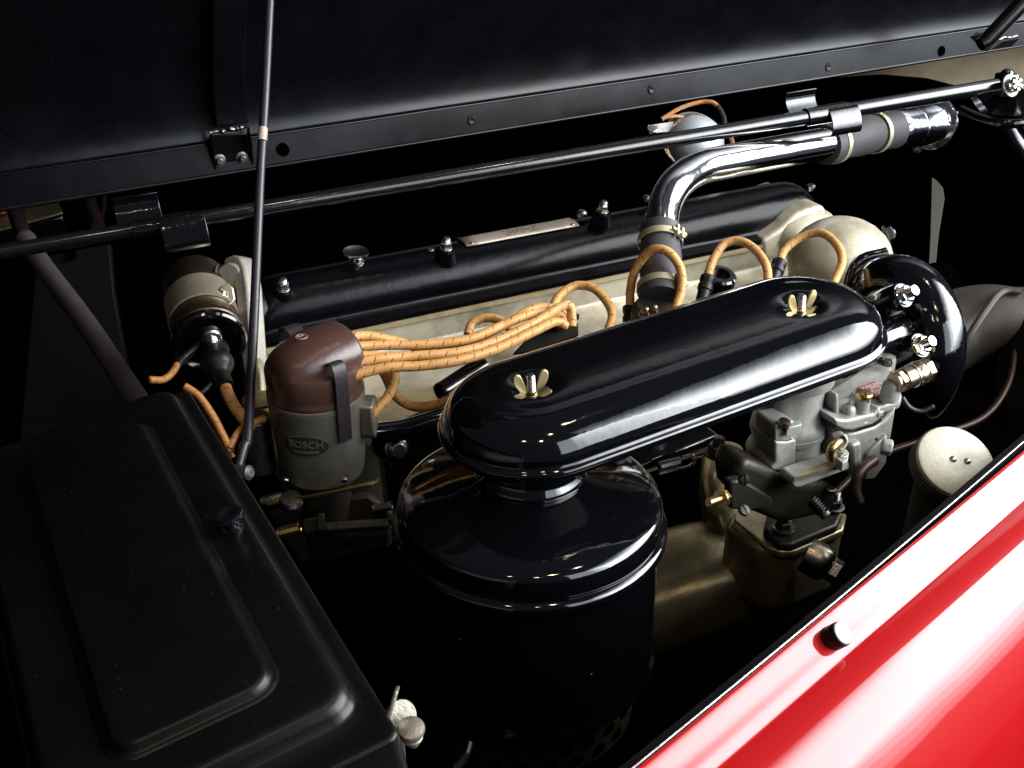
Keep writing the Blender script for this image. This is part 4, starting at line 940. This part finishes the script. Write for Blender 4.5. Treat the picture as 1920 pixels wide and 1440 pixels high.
ob('boss', lathe(W(430, 520, 1.01), -FV-RV*.3, [(.014, -.01), (.014, .0), (.012, .002)], 24), M['bracket'], t)
ob('bolt', nut_stud(W(410, 512, 1.012), -RV+UV_*.1, .007, .006, .0045, .004, .009), M['darksteel'], t)
foot = [W(*q) for q in ((462, 690, .975), (482, 668, .975), (492, 700, .965), (498, 800, .94), (480, 830, .935), (474, 760, .955))]
ob('foot', slab(foot, FV, .03), M['alu'], t, bevel=.003)

# low-tension wires
def wire(pts, label, r=.0032, m='lead_thin', extra=None):
    P = cr([W(*q) for q in pts], 8); t = thing('wire', label, 'wire', P[-1], 'thin wires beside the black box')
    ob('strand', tube(P, r, 10), M[m], t, sharp=180)
    if extra: ob('sleeve', tube(cr([W(*q) for q in extra], 6), r*1.25, 12), M['blackrub'], t)
wire([(333, 683, .93), (322, 700, .92), (305, 712, .91), (280, 712, .90)], 'thin orange wire from the coil terminal to behind the black box', extra=[(392, 636, .942), (372, 648, .945), (348, 668, .94), (332, 685, .93)])
wire([(346, 724, .86), (372, 742, .86), (398, 778, .86), (416, 812, .86), (434, 848, .86)], 'thin orange wire hugging the corner of the black box')
wire([(350, 730, .868), (378, 755, .868), (405, 800, .868), (424, 838, .868), (436, 858, .868)], 'inner one of the paired orange wires beside the black box', r=.0028)
wire([(430, 842, .858), (446, 812, .868), (466, 796, .88), (497, 784, .89)], 'thin orange wire rising behind the prop rod to the distributor')
wire([(360, 752, .90), (380, 735, .91), (396, 720, .92)], 'short black wire with bright ferrule beneath the coil', r=.0028, m='blackrub')
t = thing('throttle_cylinder', 'small brass-ringed cylinder between prop rod and distributor', 'cylinder', W(485, 800, .93))
ob('cylinder', lathe(W(487, 840, .93), EZ, [(.014, -.02), (.014, .03), (.012, .032)], 24), M['darksteel'], t)
for b in (750, 770, 805, 825): ob('ring', lathe(W(486, b, .93), EZ, [(.0135, -.0012), (.0150, -.0012), (.0150, .0012), (.0135, .0012)], 28), M['brass'], t)

# ================================================================== linkages in the shade below the distributor
t = thing('throttle_linkage', 'thin steel control rods and springs below the distributor', 'linkage', W(650, 950, .92))
ob('control_rod', tube(cr([W(500, 945, .90), W(540, 938, .90), (W(630, 922, .895)), W(690, 908, .89), W(706, 904, .89), W(709, 896, .89)], 6), .0019, 8), M['brass'], t)
ob('ball_joint', lathe(W(546, 938, .90), (0, -.3, 1), [(.010, -.004), (.0105, 0), (.0085, .003), (.006, .0032)], 24), M['steel'], t)
ob('clevis', tube([W(490, 940, .905), W(530, 930, .905)], .0042, 10), M['steel'], t)
ob('spring', helix(W(522, 1000, .92), W(562, 990, .92), .0045, 16, .0010), M['brass'], t)
ob('return_spring', helix(W(610, 990, .92), W(732, 982, .91), .0040, 40, .0008), M['darksteel'], t)
ob('upper_spring', helix(W(700, 955, .93), W(735, 948, .93), .0036, 12, .0008), M['darksteel'], t)
ob('lever', slab([W(*q) for q in ((566, 975, .915), (604, 968, .912), (608, 992, .912), (572, 1004, .915))], FV, .008), M['darkgrey'], t, bevel=.002)
ob('yoke', box(W(602, 978, .908), RV, UV_, FV, .003, .007, .003), M['carbd'], t, bevel=.001)
ob('base_plate', slab([W(*q) for q in ((500, 960, .95), (690, 925, .94), (735, 960, .94), (730, 1030, .95), (560, 1060, .96))], FV, .02), M['darkgrey'], t, bevel=.004)
t = thing('throttle_spring', 'thin throttle return spring between the filter and the carburettor', 'spring', W(1255, 868, .95))
ob('spring', helix(W(1236, 876, .93), W(1274, 866, .935), .0040, 17, .0008), M['darksteel'], t)
ob('wire_hook', tube(cr([W(1236, 888, .93), W(1270, 880, .935), W(1292, 874, .94), W(1304, 862, .945), W(1296, 853, .945), W(1280, 856, .945)], 5), .0012, 8), M['steel'], t)
ob('wire_tail', tube([W(1298, 860, .945), W(1320, 856, .95)], .0011, 8), M['steel'], t)
t = thing('steel_bar', 'gloss black bar with gold lower edge under the intake lid', 'bar', WY(1290, 850, .70))
ob('bar', slabY([(1180, 880), (1350, 815), (1350, 822), (1352, 832), (1180, 896)], .70, .03), M['gloss2'], t, bevel=.003)
ob('edge_strip', slabY([(1180, 897), (1352, 833), (1352, 836), (1180, 900)], .701, .01), M['aluflat'], t)

# ================================================================== dynamo / pulley and pipes at the front right
t = thing('dynamo', 'grey-brown cast dynamo housing behind the black water elbow', 'dynamo', W(1860, 600, 1.2))
dy0, dy1 = W(1760, 620, 1.2), W(1900, 590, 1.2)
ob('housing', tube(cr([W(1750, 640, 1.19), W(1800, 615, 1.19), W(1850, 604, 1.185), W(1900, 606, 1.18), W(1960, 600, 1.18)], 5), [.046-.008*k/20 for k in range(21)], 36), M['darkgrey'], t, sharp=70)
ob('rib', tube(cr([W(1775, 690, 1.145), W(1810, 640, 1.12), W(1850, 580, 1.13), W(1878, 548, 1.15), W(1912, 546, 1.15)], 6), .004, 10), M['darkgrey'], t)
t = thing('fan_belt_pulley', 'dark pulley in front of the dynamo at the picture edge', 'pulley', W(1910, 660, 1.1))
pax = (RV*.5+FV*.4-UV_*.1).normalized()
ob('wheel', lathe(W(1985, 690, 1.12), pax, [(.020, -.02), (.050, -.018), (.060, -.016), (.060, -.010), (.048, -.002), (.060, .006), (.060, .012), (.020, .014)], 48), M['darkrub'], t)
t = thing('fan', 'grey fan blade standing in the dark before the radiator', 'fan', W(1750, 460, 1.35))
fb = [W(*q) for q in ((1747, 332, 1.36), (1756, 338, 1.36), (1768, 352, 1.355), (1771, 372, 1.35), (1760, 440, 1.34), (1752, 520, 1.33), (1740, 520, 1.33), (1744, 440, 1.34), (1746, 370, 1.35))]
ob('blade', slab(fb, RV*.4+FV, .003), M['fan'], t, bevel=.0008)
ob('hub', lathe(W(1745, 540, 1.33), EX, [(.03, -.01), (.03, .02), (.02, .03)], 28), M['shade_black'], t)
def pipe(pts, label, r, m):
    P = cr([W(*q) for q in pts], 8); t = tag(ob('fuel_pipe', tube(P, r, 12), M[m], None, sharp=180), label, 'pipe', 'thin pipes at the wing'); return t
pipe([(1640, 862, .93), (1612, 885, .92), (1604, 915, .92), (1612, 945, .92)], 'short curved copper pipe dropping beside the carburettor', .0048, 'copper')
pipe([(1560, 930, 1.02), (1640, 860, 1.05), (1740, 822, 1.07), (1840, 785, 1.1), (1890, 720, 1.12), (1905, 640, 1.15)], 'long dull copper pipe crossing behind the oil filler cap', .0035, 'copper')
pipe([(1690, 745, 1.0), (1705, 765, 1.0), (1728, 772, 1.0), (1750, 762, 1.0)], 'short dark pipe below the fuel union', .003, 'blackrub')

# ================================================================== oil filler cap
oc = W(1795, 864, .90); oax = (-FV*.86+UV_*.42+RV*.10).normalized()
oax = V((-.13, -.49, .83)).normalized()
t = thing('oil_filler', 'round cream alloy filler cap with knurled edge and two rivets', 'filler cap', oc-oax*.08)
ob('cap', lathe(oc, oax, [(.020, -.020), (.0330, -.0195), (.0338, -.018), (.0338, -.004), (.0330, -.001), (.0312, 0), (.012, .0009), (.001, .001)], 72), M['cream'], t)
a_, u_, w_ = basis(oax); gs = []
for k in range(90):
    an = 2*pi*k/90; n_ = u_*cos(an)+w_*sin(an); gs.append(box(oc+n_*.0340-oax*.011, oax, n_, oax.cross(n_), .0072, .0005, .00055))
ob('knurling', join(*gs), M['darkgrey'], t)
for a, b in ((1787, 861), (1814, 865)):
    p = PL(a, b, oc+oax*.0008, oax); ob('rivet', lathe(p, oax, [(.0030, 0), (.0029, .0008), (.0018, .0017), (.0003, .0020)], 18), M['steel'], t)
ob('filler_neck', lathe(oc-oax*.02, EZ, [(.024, -.26), (.024, -.012), (.020, -.002)], 32), M['darkgrey'], t)

# ================================================================== black box at the near left
e1 = V((.989, .009, .149)).normalized(); e2 = V((-.010, 1, .006)); e2 = (e2-e1*e2.dot(e1)).normalized(); en = e1.cross(e2)
e2 = (e2-e1*.035).normalized(); P0 = W(335, 710, .75)
BX0, BX1, BY0, BY1 = -.150, .004, -.364, .0035      # box rectangle in e1, e2
def rrect(ins, z, rad, x0=BX0, x1=BX1, y0=BY0, y1=BY1, n=8):
    a0, a1, b0, b1 = x0+ins, x1-ins, y0+ins, y1-ins; r = max(rad, .0005); out = []
    for (cx, cy, st) in ((a1-r, b1-r, 0), (a0+r, b1-r, pi/2), (a0+r, b0+r, pi), (a1-r, b0+r, 3*pi/2)):
        for k in range(n+1): an = st+pi/2*k/n; out.append(P0+e1*(cx+cos(an)*r)+e2*(cy+sin(an)*r)+en*z)
    return out
t = thing('battery_box', 'big flat matt black box with embossed lid in the near corner', 'box', P0-en*.12)
rg = [rrect(0, -.115, .006), rrect(0, -.0135, .006), rrect(.0006, -.0122, .006), rrect(.002, -.0115, .006), rrect(.006, -.0112, .007)]
kw = dict(x0=BX0, x1=BX1-.0055, y0=BY0+.017, y1=BY1)
for ins, z in ((.0030, -.0108), (.0042, -.0095), (.0052, -.0060), (.0066, -.0025), (.0090, -.0008), (.012, 0)): rg.append(rrect(ins, z, .014, **kw))
ob('lid', sweep(None, rg), M['box'], t, sharp=50)
# raised centre panel with a rolled step round it
kw = dict(x0=-.112, x1=-.034, y0=-.316, y1=-.040)
rg = [rrect(-.0035, -.0010, .016, **kw), rrect(-.0030, .0001, .016, **kw), rrect(-.0010, .0004, .014, **kw), rrect(.0006, .0015, .0125, **kw), rrect(.0018, .0034, .0115, **kw), rrect(.0030, .0046, .0105, **kw), rrect(.0050, .0051, .009, **kw)]
ob('raised_panel', sweep(None, rg), M['box'], t, sharp=60)
kc = PL(437, 990, P0, en)
ob('knob', lathe(kc, en, [(.0060, -.001), (.0062, .0012), (.0045, .0022), (.0042, .0055), (.0060, .0068), (.0080, .0080), (.0083, .0095), (.0078, .0112), (.0055, .0115), (.004, .0110), (.0005, .0108)], 36), M['rod'], t)
pr_ = PL(447, 868, P0-en*.01, en)
ob('hinge_pin', lathe(W(458, 886, .70), RV-FV*.4, [(.005, -.01), (.005, .004), (.003, .006)], 18), M['darksteel'], t)
# thumb screws on its corner
t = thing('thumb_screw', 'dull steel wing screw standing beside the black box corner', 'thumb screw', W(745, 1340, .50))
c = W(752, 1342, .51)
ob('plate', lathe(c, -FV+RV*.5+UV_*.2, [(.0075, -.001), (.0078, 0), (.0075, .001)], 28), M['dist'], t)
ob('wing', box(W(737, 1317, .500), (RV*.28+UV_).normalized(), RV, FV, .0068, .0011, .005), M['dist'], t, bevel=.0008)
ob('shank', lathe(W(745, 1360, .51), EZ, [(.003, -.03), (.003, 0)], 14), M['darksteel'], t)
t = thing('round_knob', 'small dull steel mushroom knob beside the black box corner', 'knob', W(771, 1385, .50))
ob('head', lathe(W(771, 1368, .50), V((-.12, -.2, 1)), [(.0030, -.012), (.0030, -.008), (.0048, -.0075), (.0052, -.0055), (.0036, -.0045), (.0036, -.003), (.0062, -.0015), (.0066, .0005), (.0060, .002), (.0035, .003), (.0005, .0032)], 32), M['dist'], t)
pts = cr([W(*q) for q in ((880, 1395, .60), (872, 1420, .59), (852, 1446, .58))], 5)
t = tag(ob('cable_loop', tube(pts, .0022, 8), M['gloss2'], None), 'black cable loop at the foot of the air filter', 'cable')

# ================================================================== red wing
fa, fb_ = WZ(1190, 1440, .95), WZ(1920, 830, .95); fd = (fb_-fa).normalized(); fo = V((fd.y, -fd.x, 0))
t = thing('red_wing', 'glossy red front wing panel along the near edge of the bay', 'wing', fa.lerp(fb_, .5)-EZ*.3)
wp = [(-.004, -.030), (-.0015, -.004), (.0000, -.0008), (.0010, 0), (.0030, -.0006), (.0060, -.0026), (.0090, -.0048), (.0115, -.0066), (.0135, -.0078), (.0160, -.0090), (.0182, -.0102), (.0202, -.0118), (.0218, -.0132), (.0230, -.0139), (.0244, -.0140), (.0270, -.0139), (.0330, -.0144), (.0390, -.0152), (.0430, -.0164), (.0470, -.0184), (.0500, -.0202), (.0530, -.0222), (.0560, -.0245), (.0590, -.0270), (.0620, -.0296), (.0650, -.0326), (.0680, -.0357), (.0720, -.0402), (.0760, -.0452), (.0850, -.0580), (.0920, -.0710), (.0990, -.087), (.106, -.108), (.115, -.145), (.122, -.19), (.128, -.27)]
def edge(u): return fa.lerp(fb_, u)+fo*(.0015*4*u*(1-u))
def glint_swell(a, u):       # added swell in the rear part, shaping the wing's pink reflection, fading forward
    w = min(1, max(0, (.50-u)/.45)); return w*.0021*math.exp(-((a-.0635)/.0062)**2)
rows = []
for i in range(57):
    u = -.35+1.9*i/56; c = edge(u)
    rows.append([c+fo*(a*(1+.10*max(0, u)))+EZ*(b+glint_swell(a, u)-.012*max(0, u-.4)) for a, b in wp])
ob('panel', openloft(rows), M['red'], t, sharp=180, sub=1)
rows = [edge(-.35+1.9*i/30) for i in range(31)]
ob('edge_seal', sweep(None, [[c+fo*a+EZ*b for a, b in ((-.0085, -.012), (-.0085, -.0045), (-.0065, -.0016), (-.0034, -.0016), (-.0022, -.003), (-.0022, -.014))] for c in rows]), M['seal'], t)
ob('bright_bead', tube([c-fo*.0008-EZ*.0002 for c in rows], .0007, 8), M['steel'], t)
bc = PL(1560, 1197, edge(.5)-EZ*.009+fo*.018, EZ+fo*.5); bax2 = (EZ*.72+fo*.55+fd*.1).normalized()
ob('rubber_buffer', lathe(bc, bax2, [(.0078, -.003), (.0078, .008), (.0072, .0092), (.005, .0095)], 32), M['blackrub'], t)
ob('buffer_glint', lathe(bc, bax2, [(.0070, .0088), (.0068, .0098), (.0055, .0102), (.0005, .0103)], 32), M['palegrey'], t)  # added pale disc imitating the window glint on the rubber end
ob('inner_skin', openloft([[c-fo*.006+EZ*-.02, c-fo*.012+EZ*-.12, c-fo*.03+EZ*-.45] for c in rows]), M['shade_black'], t, solid=.002)
